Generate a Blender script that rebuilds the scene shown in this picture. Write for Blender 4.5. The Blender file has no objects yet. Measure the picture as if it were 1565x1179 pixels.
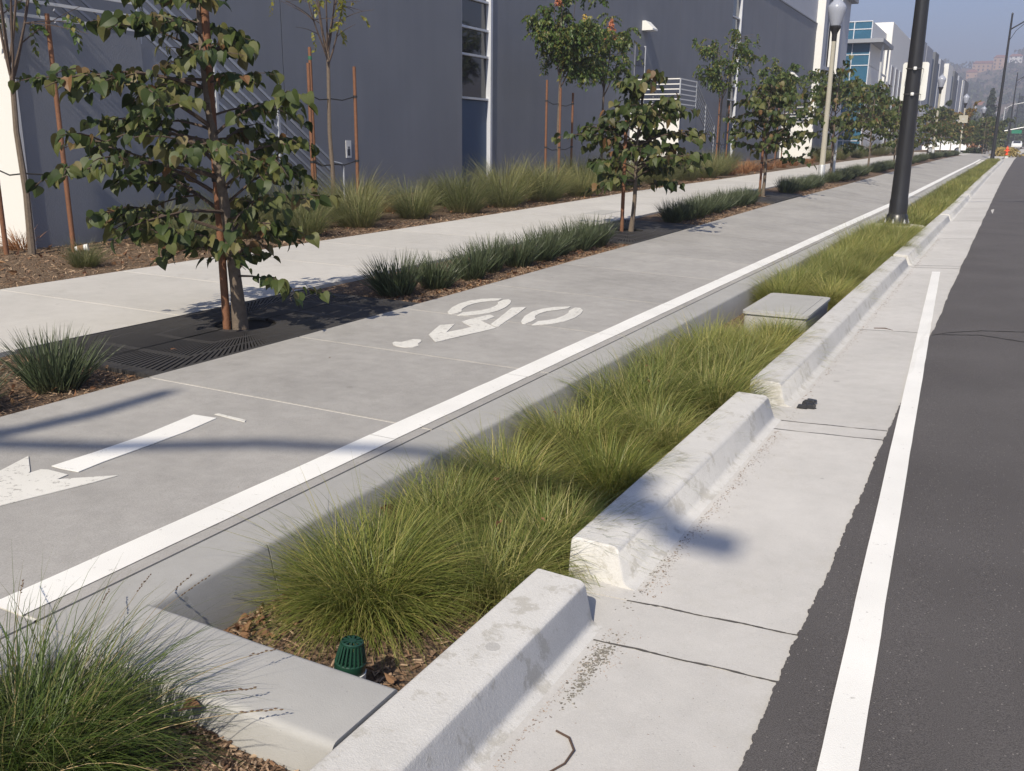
import bpy, bmesh, math, random
import numpy as np
from mathutils import Vector, Matrix

random.seed(7)
rng = np.random.default_rng(7)
scene = bpy.context.scene
COL = scene.collection
R_ = math.radians
PI = math.pi

# ------------------------------------------------------------------ camera
cam_d = bpy.data.cameras.new('camera')
cam = bpy.data.objects.new('camera', cam_d)
COL.objects.link(cam)
cam_d.sensor_width = 36.0
cam_d.lens = 36.0 * 1400.0 / 1565.0
cam_d.clip_start = 0.05
cam_d.clip_end = 6000
RW = ((0.884219930478776, 0.12890436772973746, -0.44893070570446103),
      (0.46693846086541657, -0.22108481152959802, 0.8562067389804626),
      (0.011117027873696705, -0.9666980759736304, -0.2556780037471677))
cam.matrix_world = Matrix(((RW[0][0], -RW[0][1], -RW[0][2], 0.0),
                           (RW[1][0], -RW[1][1], -RW[1][2], 0.0),
                           (RW[2][0], -RW[2][1], -RW[2][2], 1.6),
                           (0, 0, 0, 1)))
scene.camera = cam

# ------------------------------------------------------------------ sky, sun, exposure
SUN_EL, SUN_AZ = R_(42), R_(5.0)          # the sun stands behind the camera, slightly over the street
world = bpy.data.worlds.new('World')
scene.world = world
world.use_nodes = True
wn, wl = world.node_tree.nodes, world.node_tree.links
sky = wn.new('ShaderNodeTexSky')
sky.sky_type = 'NISHITA'
sky.sun_disc = False
sky.sun_elevation = SUN_EL
sky.sun_rotation = PI - SUN_AZ
sky.air_density = 1.0
sky.dust_density = 1.0
sky.ozone_density = 3.5
bg = wn['Background']
bg.inputs['Strength'].default_value = 0.086
tint = wn.new('ShaderNodeMix'); tint.data_type = 'RGBA'; tint.blend_type = 'MULTIPLY'; tint.inputs[0].default_value = 1.0
tint.inputs[7].default_value = (.71, .82, 1.0, 1)      # one even tint: smoggy violet-blue air
wl.new(sky.outputs['Color'], tint.inputs[6]); wl.new(tint.outputs[2], bg.inputs['Color'])
sun_d = bpy.data.lights.new('sun', 'SUN')
sun_d.energy = 4.7
sun_d.angle = R_(0.55)
sun_d.color = (1.0, 0.905, 0.745)
sun = bpy.data.objects.new('sun', sun_d)
COL.objects.link(sun)
S = Vector((math.sin(SUN_AZ) * math.cos(SUN_EL), -math.cos(SUN_AZ) * math.cos(SUN_EL), math.sin(SUN_EL)))
sun.rotation_euler = S.to_track_quat('Z', 'Y').to_euler()
sun.location = (0, -20, 30)
vs = scene.view_settings
vs.view_transform = 'Standard'
vs.look = 'None'
vs.exposure = 0.68
vs.gamma = 1.0
vs.use_curve_mapping = False
scene.render.engine = 'CYCLES'
scene.cycles.volume_bounces = 0
scene.cycles.max_bounces = 6
scene.cycles.transparent_max_bounces = 16

# ------------------------------------------------------------------ the lie of the land
CURV = 0.00009                              # the street bends gently to the right
ZS = ((-60, -.1), (0, 0), (6, .03), (15, .14), (20, .23), (25, .32), (33, .40), (49, .60), (78, .92), (108, 1.0), (144, 1.16), (172, 1.55), (240, 1.9), (400, 2.6), (2000, 8))
ZR = ((-60, 0), (0, 0), (30, .02), (45, .16), (65, .38), (80, .55), (90, .75), (107, .95), (144, 1.16), (172, 1.55), (240, 1.9), (400, 2.6), (2000, 8))
def interp(T, y):
    return float(np.interp(y, [t[0] for t in T], [t[1] for t in T]))
def cv(y):
    return CURV * max(0.0, y) ** 2 if y < 400 else CURV * 160000 + (y - 400) * 0.072
def zg(x, y):
    k = min(1.0, max(0.0, (-2.755 - x) / 2.945))
    zs = interp(ZS, y) + max(0.0, min(9, -5.7 - x)) * 0.008
    return interp(ZR, y) * (1 - k) + zs * k
def W(x, y, dz=0.0):
    return (x + cv(y), y, zg(x, y) + dz)

# ------------------------------------------------------------------ helpers: objects
def tag(o, label=None, cat=None, group=None, kind=None):
    if label: o['label'] = label
    if cat: o['category'] = cat
    if group: o['group'] = group
    if kind: o['kind'] = kind
    return o
def link(name, data, parent=None, mat=None, loc=None):
    o = bpy.data.objects.new(name, data)
    COL.objects.link(o)
    if parent is not None: o.parent = parent
    if mat is not None:
        if not data.materials: data.materials.append(mat)
    if loc is not None: o.location = loc
    return o
def thing(name, label, cat, loc=(0, 0, 0), rz=0.0, group=None):
    o = bpy.data.objects.new(name, None)
    o.empty_display_size = 0.1
    COL.objects.link(o)
    o.location = loc
    o.rotation_euler = (0, 0, rz)
    return tag(o, label, cat, group)
def kids(o): return list(o.children)
def dup(o, parent=None):
    c = o.copy()
    COL.objects.link(c)
    if parent is not None: c.parent = parent
    for ch in kids(o): dup(ch, c)
    return c

class MB:
    def __init__(s):
        s.v, s.f = [], []
    def quad(s, a, b, c, d):
        n = len(s.v); s.v += [a, b, c, d]; s.f.append((n, n + 1, n + 2, n + 3))
    def poly(s, pts):
        n = len(s.v); s.v += list(pts); s.f.append(tuple(range(n, n + len(pts))))
    def box(s, x0, x1, y0, y1, z0, z1):
        n = len(s.v)
        s.v += [(x0, y0, z0), (x1, y0, z0), (x1, y1, z0), (x0, y1, z0), (x0, y0, z1), (x1, y0, z1), (x1, y1, z1), (x0, y1, z1)]
        for q in ((0, 3, 2, 1), (4, 5, 6, 7), (0, 1, 5, 4), (1, 2, 6, 5), (2, 3, 7, 6), (3, 0, 4, 7)):
            s.f.append(tuple(n + i for i in q))
    def hexa(s, lo, hi):                     # lo, hi: four points each, counter-clockwise from above
        n = len(s.v); s.v += list(lo) + list(hi)
        for q in ((0, 3, 2, 1), (4, 5, 6, 7), (0, 1, 5, 4), (1, 2, 6, 5), (2, 3, 7, 6), (3, 0, 4, 7)):
            s.f.append(tuple(n + i for i in q))
    def tube(s, pts, rad, n=8, cap=True):
        pts = [Vector(p) for p in pts]
        if not hasattr(rad, '__len__'): rad = [rad] * len(pts)
        base = len(s.v)
        t0 = (pts[1] - pts[0]).normalized()
        ref = Vector((0, 1, 0)) if abs(t0.y) < .8 else Vector((1, 0, 0))
        u = t0.cross(ref).normalized()
        for i, p in enumerate(pts):
            t = (pts[min(i + 1, len(pts) - 1)] - pts[max(i - 1, 0)]).normalized()
            u = (u - t * u.dot(t)).normalized()
            w = t.cross(u)
            for k in range(n):
                a = 2 * PI * k / n
                s.v.append(tuple(p + (u * math.cos(a) + w * math.sin(a)) * rad[i]))
        for i in range(len(pts) - 1):
            for k in range(n):
                a = base + i * n + k; b = base + i * n + (k + 1) % n
                s.f.append((a, b, b + n, a + n))
        if cap:
            s.f.append(tuple(base + k for k in range(n - 1, -1, -1)))
            e = base + (len(pts) - 1) * n
            s.f.append(tuple(e + k for k in range(n)))
    def bar(s, a, b, w, h=None):
        a, b = Vector(a), Vector(b); h = h or w
        t = (b - a).normalized()
        ref = Vector((0, 0, 1)) if abs(t.z) < .9 else Vector((0, 1, 0))
        u = t.cross(ref).normalized() * w / 2; v = u.normalized().cross(t).normalized() * h / 2
        lo = [tuple(a - u - v), tuple(a + u - v), tuple(a + u + v), tuple(a - u + v)]
        hi = [tuple(b - u - v), tuple(b + u - v), tuple(b + u + v), tuple(b - u + v)]
        n = len(s.v); s.v += lo + hi
        for q in ((0, 3, 2, 1), (4, 5, 6, 7), (0, 1, 5, 4), (1, 2, 6, 5), (2, 3, 7, 6), (3, 0, 4, 7)):
            s.f.append(tuple(n + i for i in q))
    def lathe(s, prof, n=16, c=(0, 0, 0), cap=True):
        base = len(s.v)
        for r, z in prof:
            for k in range(n):
                a = 2 * PI * k / n
                s.v.append((c[0] + r * math.cos(a), c[1] + r * math.sin(a), c[2] + z))
        for i in range(len(prof) - 1):
            for k in range(n):
                a = base + i * n + k; b = base + i * n + (k + 1) % n
                s.f.append((a, b, b + n, a + n))
        if cap:
            s.f.append(tuple(base + k for k in range(n - 1, -1, -1)))
            e = base + (len(prof) - 1) * n
            s.f.append(tuple(e + k for k in range(n)))
    def sweep(s, sections, close=True, cap=True):   # list of equal-length rings
        base = len(s.v); m = len(sections[0])
        for sec in sections: s.v += [tuple(p) for p in sec]
        for i in range(len(sections) - 1):
            for k in range(m if close else m - 1):
                a = base + i * m + k; b = base + i * m + (k + 1) % m
                s.f.append((a, b, b + m, a + m))
        if cap:
            s.f.append(tuple(base + k for k in range(m - 1, -1, -1)))
            e = base + (len(sections) - 1) * m
            s.f.append(tuple(e + k for k in range(m)))
    def mesh(s, name, mat=None, smooth=False):
        me = bpy.data.meshes.new(name)
        me.from_pydata(s.v, [], s.f)
        me.update()
        bm = bmesh.new(); bm.from_mesh(me)
        bmesh.ops.recalc_face_normals(bm, faces=bm.faces)
        bm.to_mesh(me); bm.free()
        if mat: me.materials.append(mat)
        if smooth:
            me.polygons.foreach_set('use_smooth', [True] * len(me.polygons))
            if hasattr(me, 'set_sharp_from_angle'): me.set_sharp_from_angle(angle=R_(40))
        return me
    def build(s, name, mat, parent=None, smooth=False, loc=None):
        return link(name, s.mesh(name, mat, smooth), parent, None, loc)

def np_mesh(name, v, f, mat, attrs=None, smooth=False):
    me = bpy.data.meshes.new(name)
    me.from_pydata(np.asarray(v, dtype=np.float32), [], np.asarray(f, dtype=np.int32))
    for k, a in (attrs or {}).items():
        at = me.attributes.new(k, 'FLOAT', 'POINT')
        at.data.foreach_set('value', np.asarray(a, dtype=np.float32))
    if smooth: me.polygons.foreach_set('use_smooth', np.ones(len(me.polygons), dtype=bool))
    me.materials.append(mat)
    me.update()
    return me

# ------------------------------------------------------------------ helpers: materials
def new_mat(name):
    m = bpy.data.materials.new(name); m.use_nodes = True
    return m, m.node_tree.nodes, m.node_tree.links, m.node_tree.nodes['Principled BSDF']
def plain(name, col, rough=.6, metal=0.0, var=.12, scale=6.0, bump=0.0, bscale=60, spec=.5):
    m, N, L, P = new_mat(name)
    g = N.new('ShaderNodeNewGeometry')
    no = N.new('ShaderNodeTexNoise'); no.inputs['Scale'].default_value = scale; no.inputs['Detail'].default_value = 6
    L.new(g.outputs['Position'], no.inputs['Vector'])
    mx = N.new('ShaderNodeMix'); mx.data_type = 'RGBA'
    mx.inputs[6].default_value = (*[c * (1 - var) for c in col], 1)
    mx.inputs[7].default_value = (*[min(1, c * (1 + var)) for c in col], 1)
    L.new(no.outputs['Fac'], mx.inputs[0])
    L.new(mx.outputs[2], P.inputs['Base Color'])
    P.inputs['Roughness'].default_value = rough
    P.inputs['Metallic'].default_value = metal
    P.inputs['Specular IOR Level'].default_value = spec
    if bump:
        n2 = N.new('ShaderNodeTexNoise'); n2.inputs['Scale'].default_value = bscale; n2.inputs['Detail'].default_value = 4
        L.new(g.outputs['Position'], n2.inputs['Vector'])
        b = N.new('ShaderNodeBump'); b.inputs['Strength'].default_value = bump; b.inputs['Distance'].default_value = .01
        L.new(n2.outputs['Fac'], b.inputs['Height']); L.new(b.outputs['Normal'], P.inputs['Normal'])
    return m
def ramp(N, stops):
    r = N.new('ShaderNodeValToRGB')
    e = r.color_ramp.elements
    while len(e) < len(stops): e.new(.5)
    for i, (p, c) in enumerate(stops):
        e[i].position = p; e[i].color = (*c, 1) if len(c) == 3 else c
    return r
def concrete(name, col, stain=.18, speck=.10, bump=.35, rough=.88, tint=(1, .97, .92), streak=0.0, dirt=0.0, dirtcol=(.16, .15, .13), dth=(.56, .68), dsc=3.2, finebump=False):
    """poured concrete: broad blotches, mid mottling, fine sand speckle, pits, per-slab tone"""
    m, N, L, P = new_mat(name)
    g = N.new('ShaderNodeNewGeometry'); oi = N.new('ShaderNodeObjectInfo')
    def noise(sc, det=5, rgh=.6):
        n = N.new('ShaderNodeTexNoise'); n.inputs['Scale'].default_value = sc
        n.inputs['Detail'].default_value = det; n.inputs['Roughness'].default_value = rgh
        L.new(g.outputs['Position'], n.inputs['Vector']); return n.outputs['Fac']
    def math_(op, a, b):
        x = N.new('ShaderNodeMath'); x.operation = op
        for i, q in enumerate((a, b)):
            if isinstance(q, (int, float)): x.inputs[i].default_value = q
            else: L.new(q, x.inputs[i])
        return x.outputs[0]
    big, mid, fine = noise(.9, 4), noise(7, 6, .65), noise(210, 2)
    t = math_('ADD', math_('MULTIPLY', math_('SUBTRACT', big, .5), stain * 2.2), math_('MULTIPLY', math_('SUBTRACT', mid, .5), stain * 1.8))
    t = math_('ADD', t, math_('MULTIPLY', math_('SUBTRACT', fine, .5), speck * 2.6))
    t = math_('ADD', t, math_('MULTIPLY', math_('SUBTRACT', oi.outputs['Random'], .5), .10))
    if streak:
        mp = N.new('ShaderNodeMapping'); mp.inputs['Scale'].default_value = (26, .7, 26)
        L.new(g.outputs['Position'], mp.inputs['Vector'])
        ns = N.new('ShaderNodeTexNoise'); ns.inputs['Scale'].default_value = 1.0; ns.inputs['Detail'].default_value = 4
        L.new(mp.outputs[0], ns.inputs['Vector'])
        t = math_('ADD', t, math_('MULTIPLY', math_('SUBTRACT', ns.outputs['Fac'], .5), streak))
    t = math_('ADD', t, 1.0)
    base = N.new('ShaderNodeRGB'); base.outputs[0].default_value = (col[0] * tint[0], col[1] * tint[1], col[2] * tint[2], 1)
    vm = N.new('ShaderNodeVectorMath'); vm.operation = 'SCALE'
    L.new(base.outputs[0], vm.inputs[0]); L.new(t, vm.inputs['Scale'])
    out = vm.outputs[0]
    if dirt:
        dn = noise(dsc, 9, .74)
        dr = ramp(N, [(dth[0], (0, 0, 0)), (dth[1], (1, 1, 1))]); L.new(dn, dr.inputs[0])
        mx = N.new('ShaderNodeMix'); mx.data_type = 'RGBA'
        L.new(math_('MULTIPLY', dr.outputs[0], dirt), mx.inputs[0]); L.new(out, mx.inputs[6]); mx.inputs[7].default_value = (*dirtcol, 1)
        out = mx.outputs[2]
    v9 = N.new('ShaderNodeTexVoronoi'); v9.inputs['Scale'].default_value = 3.3
    L.new(g.outputs['Position'], v9.inputs['Vector'])
    sp9 = N.new('ShaderNodeSeparateColor'); L.new(v9.outputs['Color'], sp9.inputs[0])
    g9 = math_('MULTIPLY', math_('GREATER_THAN', sp9.outputs[0], .62), math_('LESS_THAN', math_('ADD', v9.outputs['Distance'], math_('MULTIPLY', mid, .10)), math_('ADD', math_('MULTIPLY', sp9.outputs[1], .07), .075)))
    m9 = N.new('ShaderNodeMix'); m9.data_type = 'RGBA'; L.new(math_('MULTIPLY', g9, .28), m9.inputs[0]); L.new(out, m9.inputs[6]); m9.inputs[7].default_value = (.12, .11, .10, 1)
    out = m9.outputs[2]
    # little dark pits
    vo = N.new('ShaderNodeTexVoronoi'); vo.inputs['Scale'].default_value = 30
    L.new(g.outputs['Position'], vo.inputs['Vector'])
    pr = ramp(N, [(.045, (.45, .45, .45)), (.075, (1, 1, 1))]); L.new(vo.outputs['Distance'], pr.inputs[0])
    mm = N.new('ShaderNodeMix'); mm.data_type = 'RGBA'; mm.blend_type = 'MULTIPLY'; mm.inputs[0].default_value = .6
    L.new(out, mm.inputs[6]); L.new(pr.outputs[0], mm.inputs[7])
    L.new(mm.outputs[2], P.inputs['Base Color'])
    P.inputs['Roughness'].default_value = rough
    P.inputs['Specular IOR Level'].default_value = .3
    b = N.new('ShaderNodeBump'); b.inputs['Strength'].default_value = bump; b.inputs['Distance'].default_value = .004
    fine2 = math_('ADD', math_('MULTIPLY', noise(90, 5, .7), 1.0), math_('MULTIPLY', fine, .6))
    hsum = math_('ADD', math_('MULTIPLY', fine, .7), math_('MULTIPLY', mid, .9))
    L.new(hsum if not finebump else fine2, b.inputs['Height']); L.new(b.outputs['Normal'], P.inputs['Normal'])
    return m
def leafy(name, stops, rough=.5, trans=.35, rnd='rnd', use_t=False, spec=.35, tstops=None, tone=0):
    """leaf / blade material: colour per leaf from attribute + object, optional change along the blade; part translucent"""
    m, N, L, P = new_mat(name)
    at = N.new('ShaderNodeAttribute'); at.attribute_name = rnd
    oi = N.new('ShaderNodeObjectInfo')
    ad = N.new('ShaderNodeMath'); ad.operation = 'ADD'
    L.new(at.outputs['Fac'], ad.inputs[0]); L.new(oi.outputs['Random'], ad.inputs[1])
    fr = N.new('ShaderNodeMath'); fr.operation = 'FRACT'; L.new(ad.outputs[0], fr.inputs[0])
    r = ramp(N, stops); L.new(fr.outputs[0], r.inputs[0])
    out = r.outputs[0]
    if use_t:
        tt = N.new('ShaderNodeAttribute'); tt.attribute_name = 't'
        r2 = ramp(N, tstops); L.new(tt.outputs['Fac'], r2.inputs[0])
        mx = N.new('ShaderNodeMix'); mx.data_type = 'RGBA'
        L.new(r2.outputs['Alpha'], mx.inputs[0]); L.new(out, mx.inputs[6]); L.new(r2.outputs[0], mx.inputs[7])
        out = mx.outputs[2]
    if tone:                                   # every plant its own tone: some strawier, some darker
        rr = ramp(N, [(0, (.78, .80, .80)), (.5, (1, 1, 1)), (1, (1.22, 1.16, 1.10))]); L.new(oi.outputs['Random'], rr.inputs[0])
        m8 = N.new('ShaderNodeMix'); m8.data_type = 'RGBA'; m8.blend_type = 'MULTIPLY'; m8.inputs[0].default_value = 1
        L.new(out, m8.inputs[6]); L.new(rr.outputs[0], m8.inputs[7])
        pw = N.new('ShaderNodeMath'); pw.operation = 'MULTIPLY'; L.new(oi.outputs['Random'], pw.inputs[0]); pw.inputs[1].default_value = tone
        m7 = N.new('ShaderNodeMix'); m7.data_type = 'RGBA'; L.new(pw.outputs[0], m7.inputs[0]); L.new(m8.outputs[2], m7.inputs[6]); m7.inputs[7].default_value = (.40, .33, .14, 1)
        out = m7.outputs[2]
    L.new(out, P.inputs['Base Color'])
    P.inputs['Roughness'].default_value = rough
    P.inputs['Specular IOR Level'].default_value = spec
    tr = N.new('ShaderNodeBsdfTranslucent'); L.new(out, tr.inputs['Color'])
    ms = N.new('ShaderNodeMixShader'); ms.inputs[0].default_value = trans
    L.new(P.outputs[0], ms.inputs[1]); L.new(tr.outputs[0], ms.inputs[2])
    L.new(ms.outputs[0], N['Material Output'].inputs['Surface'])
    return m
def mulch_mat(name, a, b, c):
    m, N, L, P = new_mat(name)
    g = N.new('ShaderNodeNewGeometry')
    n1 = N.new('ShaderNodeTexNoise'); n1.inputs['Scale'].default_value = 55; n1.inputs['Detail'].default_value = 6
    n2 = N.new('ShaderNodeTexVoronoi'); n2.inputs['Scale'].default_value = 42
    for q in (n1, n2): L.new(g.outputs['Position'], q.inputs['Vector'])
    r = ramp(N, [(.3, a), (.5, b), (.7, c)]); L.new(n1.outputs['Fac'], r.inputs[0])
    L.new(r.outputs[0], P.inputs['Base Color']); P.inputs['Roughness'].default_value = .95
    bp = N.new('ShaderNodeBump'); bp.inputs['Strength'].default_value = 1; bp.inputs['Distance'].default_value = .02
    ad = N.new('ShaderNodeMath'); L.new(n1.outputs['Fac'], ad.inputs[0]); L.new(n2.outputs['Distance'], ad.inputs[1])
    L.new(ad.outputs[0], bp.inputs['Height']); L.new(bp.outputs['Normal'], P.inputs['Normal'])
    return m
def asphalt_mat():
    m, N, L, P = new_mat('asphalt')
    g = N.new('ShaderNodeNewGeometry')
    n1 = N.new('ShaderNodeTexNoise'); n1.inputs['Scale'].default_value = 1.1; n1.inputs['Detail'].default_value = 5
    n2 = N.new('ShaderNodeTexNoise'); n2.inputs['Scale'].default_value = 260; n2.inputs['Detail'].default_value = 3
    v = N.new('ShaderNodeTexVoronoi'); v.inputs['Scale'].default_value = 95
    for q in (n1, n2, v): L.new(g.outputs['Position'], q.inputs['Vector'])
    r1 = ramp(N, [(.3, (.074, .068, .067)), (.7, (.094, .087, .086))]); L.new(n1.outputs['Fac'], r1.inputs[0])
    r2 = ramp(N, [(.35, (.62, .62, .62)), (.62, (1.35, 1.35, 1.35))]); L.new(n2.outputs['Fac'], r2.inputs[0])
    mm = N.new('ShaderNodeMix'); mm.data_type = 'RGBA'; mm.blend_type = 'MULTIPLY'; mm.inputs[0].default_value = 1
    L.new(r1.outputs[0], mm.inputs[6]); L.new(r2.outputs[0], mm.inputs[7])
    # pale aggregate: only a few stones of the binder show
    hs = N.new('ShaderNodeSeparateColor'); L.new(v.outputs['Color'], hs.inputs[0])
    gt = N.new('ShaderNodeMath'); gt.operation = 'GREATER_THAN'; gt.inputs[1].default_value = .93; L.new(hs.outputs[0], gt.inputs[0])
    lt = N.new('ShaderNodeMath'); lt.operation = 'LESS_THAN'; lt.inputs[1].default_value = .27; L.new(v.outputs['Distance'], lt.inputs[0])
    mu = N.new('ShaderNodeMath'); mu.operation = 'MULTIPLY'; L.new(gt.outputs[0], mu.inputs[0]); L.new(lt.outputs[0], mu.inputs[1])
    m2 = N.new('ShaderNodeMix'); m2.data_type = 'RGBA'; L.new(mu.outputs[0], m2.inputs[0])
    L.new(mm.outputs[2], m2.inputs[6]); m2.inputs[7].default_value = (.22, .205, .19, 1)
    L.new(m2.outputs[2], P.inputs['Base Color'])
    P.inputs['Roughness'].default_value = .85; P.inputs['Specular IOR Level'].default_value = .35
    b = N.new('ShaderNodeBump'); b.inputs['Strength'].default_value = .8; b.inputs['Distance'].default_value = .006
    L.new(n2.outputs['Fac'], b.inputs['Height']); L.new(b.outputs['Normal'], P.inputs['Normal'])
    return m
def paint_mat(name, col, under, wear):
    m, N, L, P = new_mat(name)
    g = N.new('ShaderNodeNewGeometry')
    n1 = N.new('ShaderNodeTexNoise'); n1.inputs['Scale'].default_value = 28; n1.inputs['Detail'].default_value = 9; n1.inputs['Roughness'].default_value = .75
    n2 = N.new('ShaderNodeTexNoise'); n2.inputs['Scale'].default_value = 2.2; n2.inputs['Detail'].default_value = 4
    n3 = N.new('ShaderNodeTexNoise'); n3.inputs['Scale'].default_value = 240
    for q in (n1, n2, n3): L.new(g.outputs['Position'], q.inputs['Vector'])
    r = ramp(N, [(wear, (1, 1, 1)), (wear + .06, (0, 0, 0))]); L.new(n1.outputs['Fac'], r.inputs[0])
    r2 = ramp(N, [(.3, [c * .9 for c in col]), (.7, col)]); L.new(n2.outputs['Fac'], r2.inputs[0])
    mx = N.new('ShaderNodeMix'); mx.data_type = 'RGBA'; L.new(r.outputs[0], mx.inputs[0])
    L.new(r2.outputs[0], mx.inputs[6]); mx.inputs[7].default_value = (*under, 1)
    L.new(mx.outputs[2], P.inputs['Base Color']); P.inputs['Roughness'].default_value = .6
    b = N.new('ShaderNodeBump'); b.inputs['Strength'].default_value = .5; b.inputs['Distance'].default_value = .003
    L.new(n3.outputs['Fac'], b.inputs['Height']); L.new(b.outputs['Normal'], P.inputs['Normal'])
    return m
def glass_mat(name, col, rough=.06):
    m = plain(name, col, rough, 0, .25, 1.2)
    m.node_tree.nodes['Principled BSDF'].inputs['Specular IOR Level'].default_value = .8
    return m

M = {}
M['lane'] = concrete('lane_concrete', (.305, .305, .305), .26, .30, tint=(1, .965, .915), streak=.05)
M['walk'] = concrete('walk_concrete', (.45, .45, .45), .14, .06, tint=(1, .97, .92), dirt=.22, dirtcol=(.30, .28, .25))
M['gutter'] = concrete('gutter_concrete', (.455, .455, .455), .16, .14, tint=(1, .97, .925), dirt=.22, dirtcol=(.36, .335, .29), dth=(.54, .66))
M['kerb'] = concrete('kerb_concrete', (.50, .50, .50), .16, .14, bump=.55, tint=(1, .98, .94), dirt=.5, dirtcol=(.30, .28, .235), dth=(.535, .60), dsc=6.5, finebump=True)
M['bikekerb'] = concrete('planter_kerb_concrete', (.33, .33, .33), .13, .06, tint=(1, .985, .945), dirt=.12, dirtcol=(.22, .21, .19))
M['boxcon'] = concrete('box_concrete', (.36, .36, .36), .12, .10, tint=(1, .985, .94))
M['filler'] = plain('joint_filler', (.62, .60, .55), .95, 0, .3, 40)
M['darkjoint'] = plain('joint_dark', (.07, .065, .058), .95, 0, .3, 40)
M['asphalt'] = asphalt_mat()
M['paint'] = paint_mat('white_road_paint', (.76, .75, .715), (.36, .345, .32), .33)
M['paintworn'] = paint_mat('worn_white_road_paint', (.66, .645, .60), (.34, .325, .30), .385)
M['mulch'] = mulch_mat('bark_mulch', (.035, .022, .014), (.12, .075, .045), (.24, .165, .105))
M['soil'] = mulch_mat('bed_soil', (.04, .027, .018), (.13, .085, .05), (.22, .15, .09))
M['chip'] = leafy('bark_chip', [(0, (.05, .03, .02)), (.3, (.14, .085, .05)), (.6, (.26, .17, .11)), (.85, (.38, .28, .19)), (1, (.20, .11, .06))], .9, 0.0)
M['dryleaf'] = leafy('dry_leaf', [(0, (.11, .05, .028)), (.4, (.20, .10, .05)), (.7, (.28, .17, .09)), (1, (.15, .07, .038))], .8, .2)
M['sedge'] = leafy('sedge_blade', [(0, (.105, .148, .030)), (.28, (.165, .205, .045)), (.50, (.235, .26, .066)), (.68, (.35, .335, .11)), (.82, (.50, .43, .18)), (.9, (.12, .18, .03)), (1, (.09, .145, .022))],
                   .45, .4, tone=.16, use_t=True, tstops=[(0, (.30, .22, .09, .75)), (.3, (.2, .2, .06, .15)), (.7, (.2, .2, .06, 0)), (1, (.34, .30, .12, .35))])
M['sedgegreen'] = leafy('sedge_blade_green', [(0, (.085, .125, .022)), (.35, (.14, .18, .034)), (.65, (.21, .235, .055)), (.85, (.36, .32, .11)), (1, (.085, .135, .018))],
                   .42, .38, tone=.08, use_t=True, tstops=[(0, (.30, .22, .09, .7)), (.3, (.2, .2, .06, .1)), (.7, (.2, .2, .06, 0)), (1, (.28, .26, .09, .3))])
M['sedgedark'] = leafy('sedge_blade_dark', [(0, (.035, .065, .012)), (.4, (.06, .10, .018)), (.7, (.09, .13, .026)), (.9, (.22, .19, .08)), (1, (.035, .065, .012))],
                   .42, .3, use_t=True, tstops=[(0, (.22, .16, .07, .7)), (.3, (.2, .2, .06, .1)), (.7, (.2, .2, .06, 0)), (1, (.22, .18, .08, .3))])
M['flax'] = leafy('flax_blade', [(0, (.042, .064, .034)), (.5, (.066, .092, .048)), (.85, (.10, .13, .07)), (1, (.042, .064, .034))], .42, .2, spec=.4,
                  use_t=True, tstops=[(0, (.11, .08, .04, .5)), (.3, (.1, .1, .05, 0)), (1, (.16, .14, .08, .25))])
M['muhly'] = leafy('muhly_blade', [(0, (.07, .10, .03)), (.4, (.11, .145, .042)), (.7, (.19, .20, .08)), (.9, (.32, .29, .15)), (1, (.07, .10, .03))], .55, .35, tone=.12,
                   use_t=True, tstops=[(0, (.25, .18, .09, .7)), (.35, (.15, .15, .06, .1)), (1, (.22, .20, .12, .35))])
M['deadgrass'] = leafy('dead_blade', [(0, (.22, .10, .045)), (.5, (.36, .18, .08)), (1, (.28, .15, .07))], .7, .3)
M['redbud'] = leafy('redbud_leaf', [(0, (.024, .040, .012)), (.25, (.036, .056, .015)), (.5, (.056, .074, .020)), (.74, (.080, .090, .026)), (.88, (.115, .112, .040)), (.95, (.13, .11, .045)), (.975, (.15, .075, .035)), (1, (.03, .045, .012))], .52, .2, spec=.28)
M['raintree'] = leafy('raintree_leaf', [(0, (.04, .075, .018)), (.4, (.065, .11, .026)), (.75, (.11, .135, .034)), (.92, (.17, .15, .035)), (1, (.035, .06, .014))], .45, .3)
M['rainyellow'] = leafy('raintree_leaf_yellow', [(0, (.14, .17, .03)), (.5, (.22, .22, .04)), (.85, (.30, .24, .05)), (1, (.14, .17, .03))], .45, .45)
M['bract'] = leafy('seed_bract', [(0, (.42, .13, .07)), (.5, (.50, .20, .10)), (1, (.36, .13, .07))], .6, .3)
M['bractyellow'] = leafy('yellow_bract', [(0, (.45, .30, .05)), (1, (.50, .36, .08))], .6, .3)
M['autumn'] = leafy('autumn_leaf', [(0, (.10, .11, .02)), (.5, (.20, .14, .03)), (.8, (.26, .12, .04)), (1, (.10, .11, .02))], .5, .3)
M['fartree'] = leafy('far_leaf', [(0, (.025, .040, .015)), (.5, (.045, .065, .022)), (1, (.07, .085, .03))], .6, .2)
M['conifer'] = leafy('conifer_leaf', [(0, (.018, .03, .016)), (.6, (.03, .045, .022)), (1, (.018, .03, .016))], .6, .1)
M['bark'] = plain('grey_bark', (.135, .105, .08), .9, 0, .4, 30, .8, 90)
M['barkdark'] = plain('dark_bark', (.075, .052, .04), .9, 0, .4, 30, .8, 90)
M['stake'] = plain('stained_timber', (.165, .072, .035), .75, 0, .35, 14, .5, 70)
M['rubber'] = plain('black_rubber', (.015, .015, .016), .55)
M['grnband'] = plain('green_band', (.02, .12, .07), .6)
M['iron'] = plain('cast_iron', (.038, .036, .036), .6, 0, .3, 9, .4, 120)
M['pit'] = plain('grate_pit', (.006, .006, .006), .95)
M['blackpaint'] = plain('black_gloss_paint', (.018, .018, .02), .34, 0, .15, 4)
M['polecon'] = concrete('pole_concrete', (.36, .35, .32), .12, .22, bump=.3, tint=(1, .97, .88))
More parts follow.
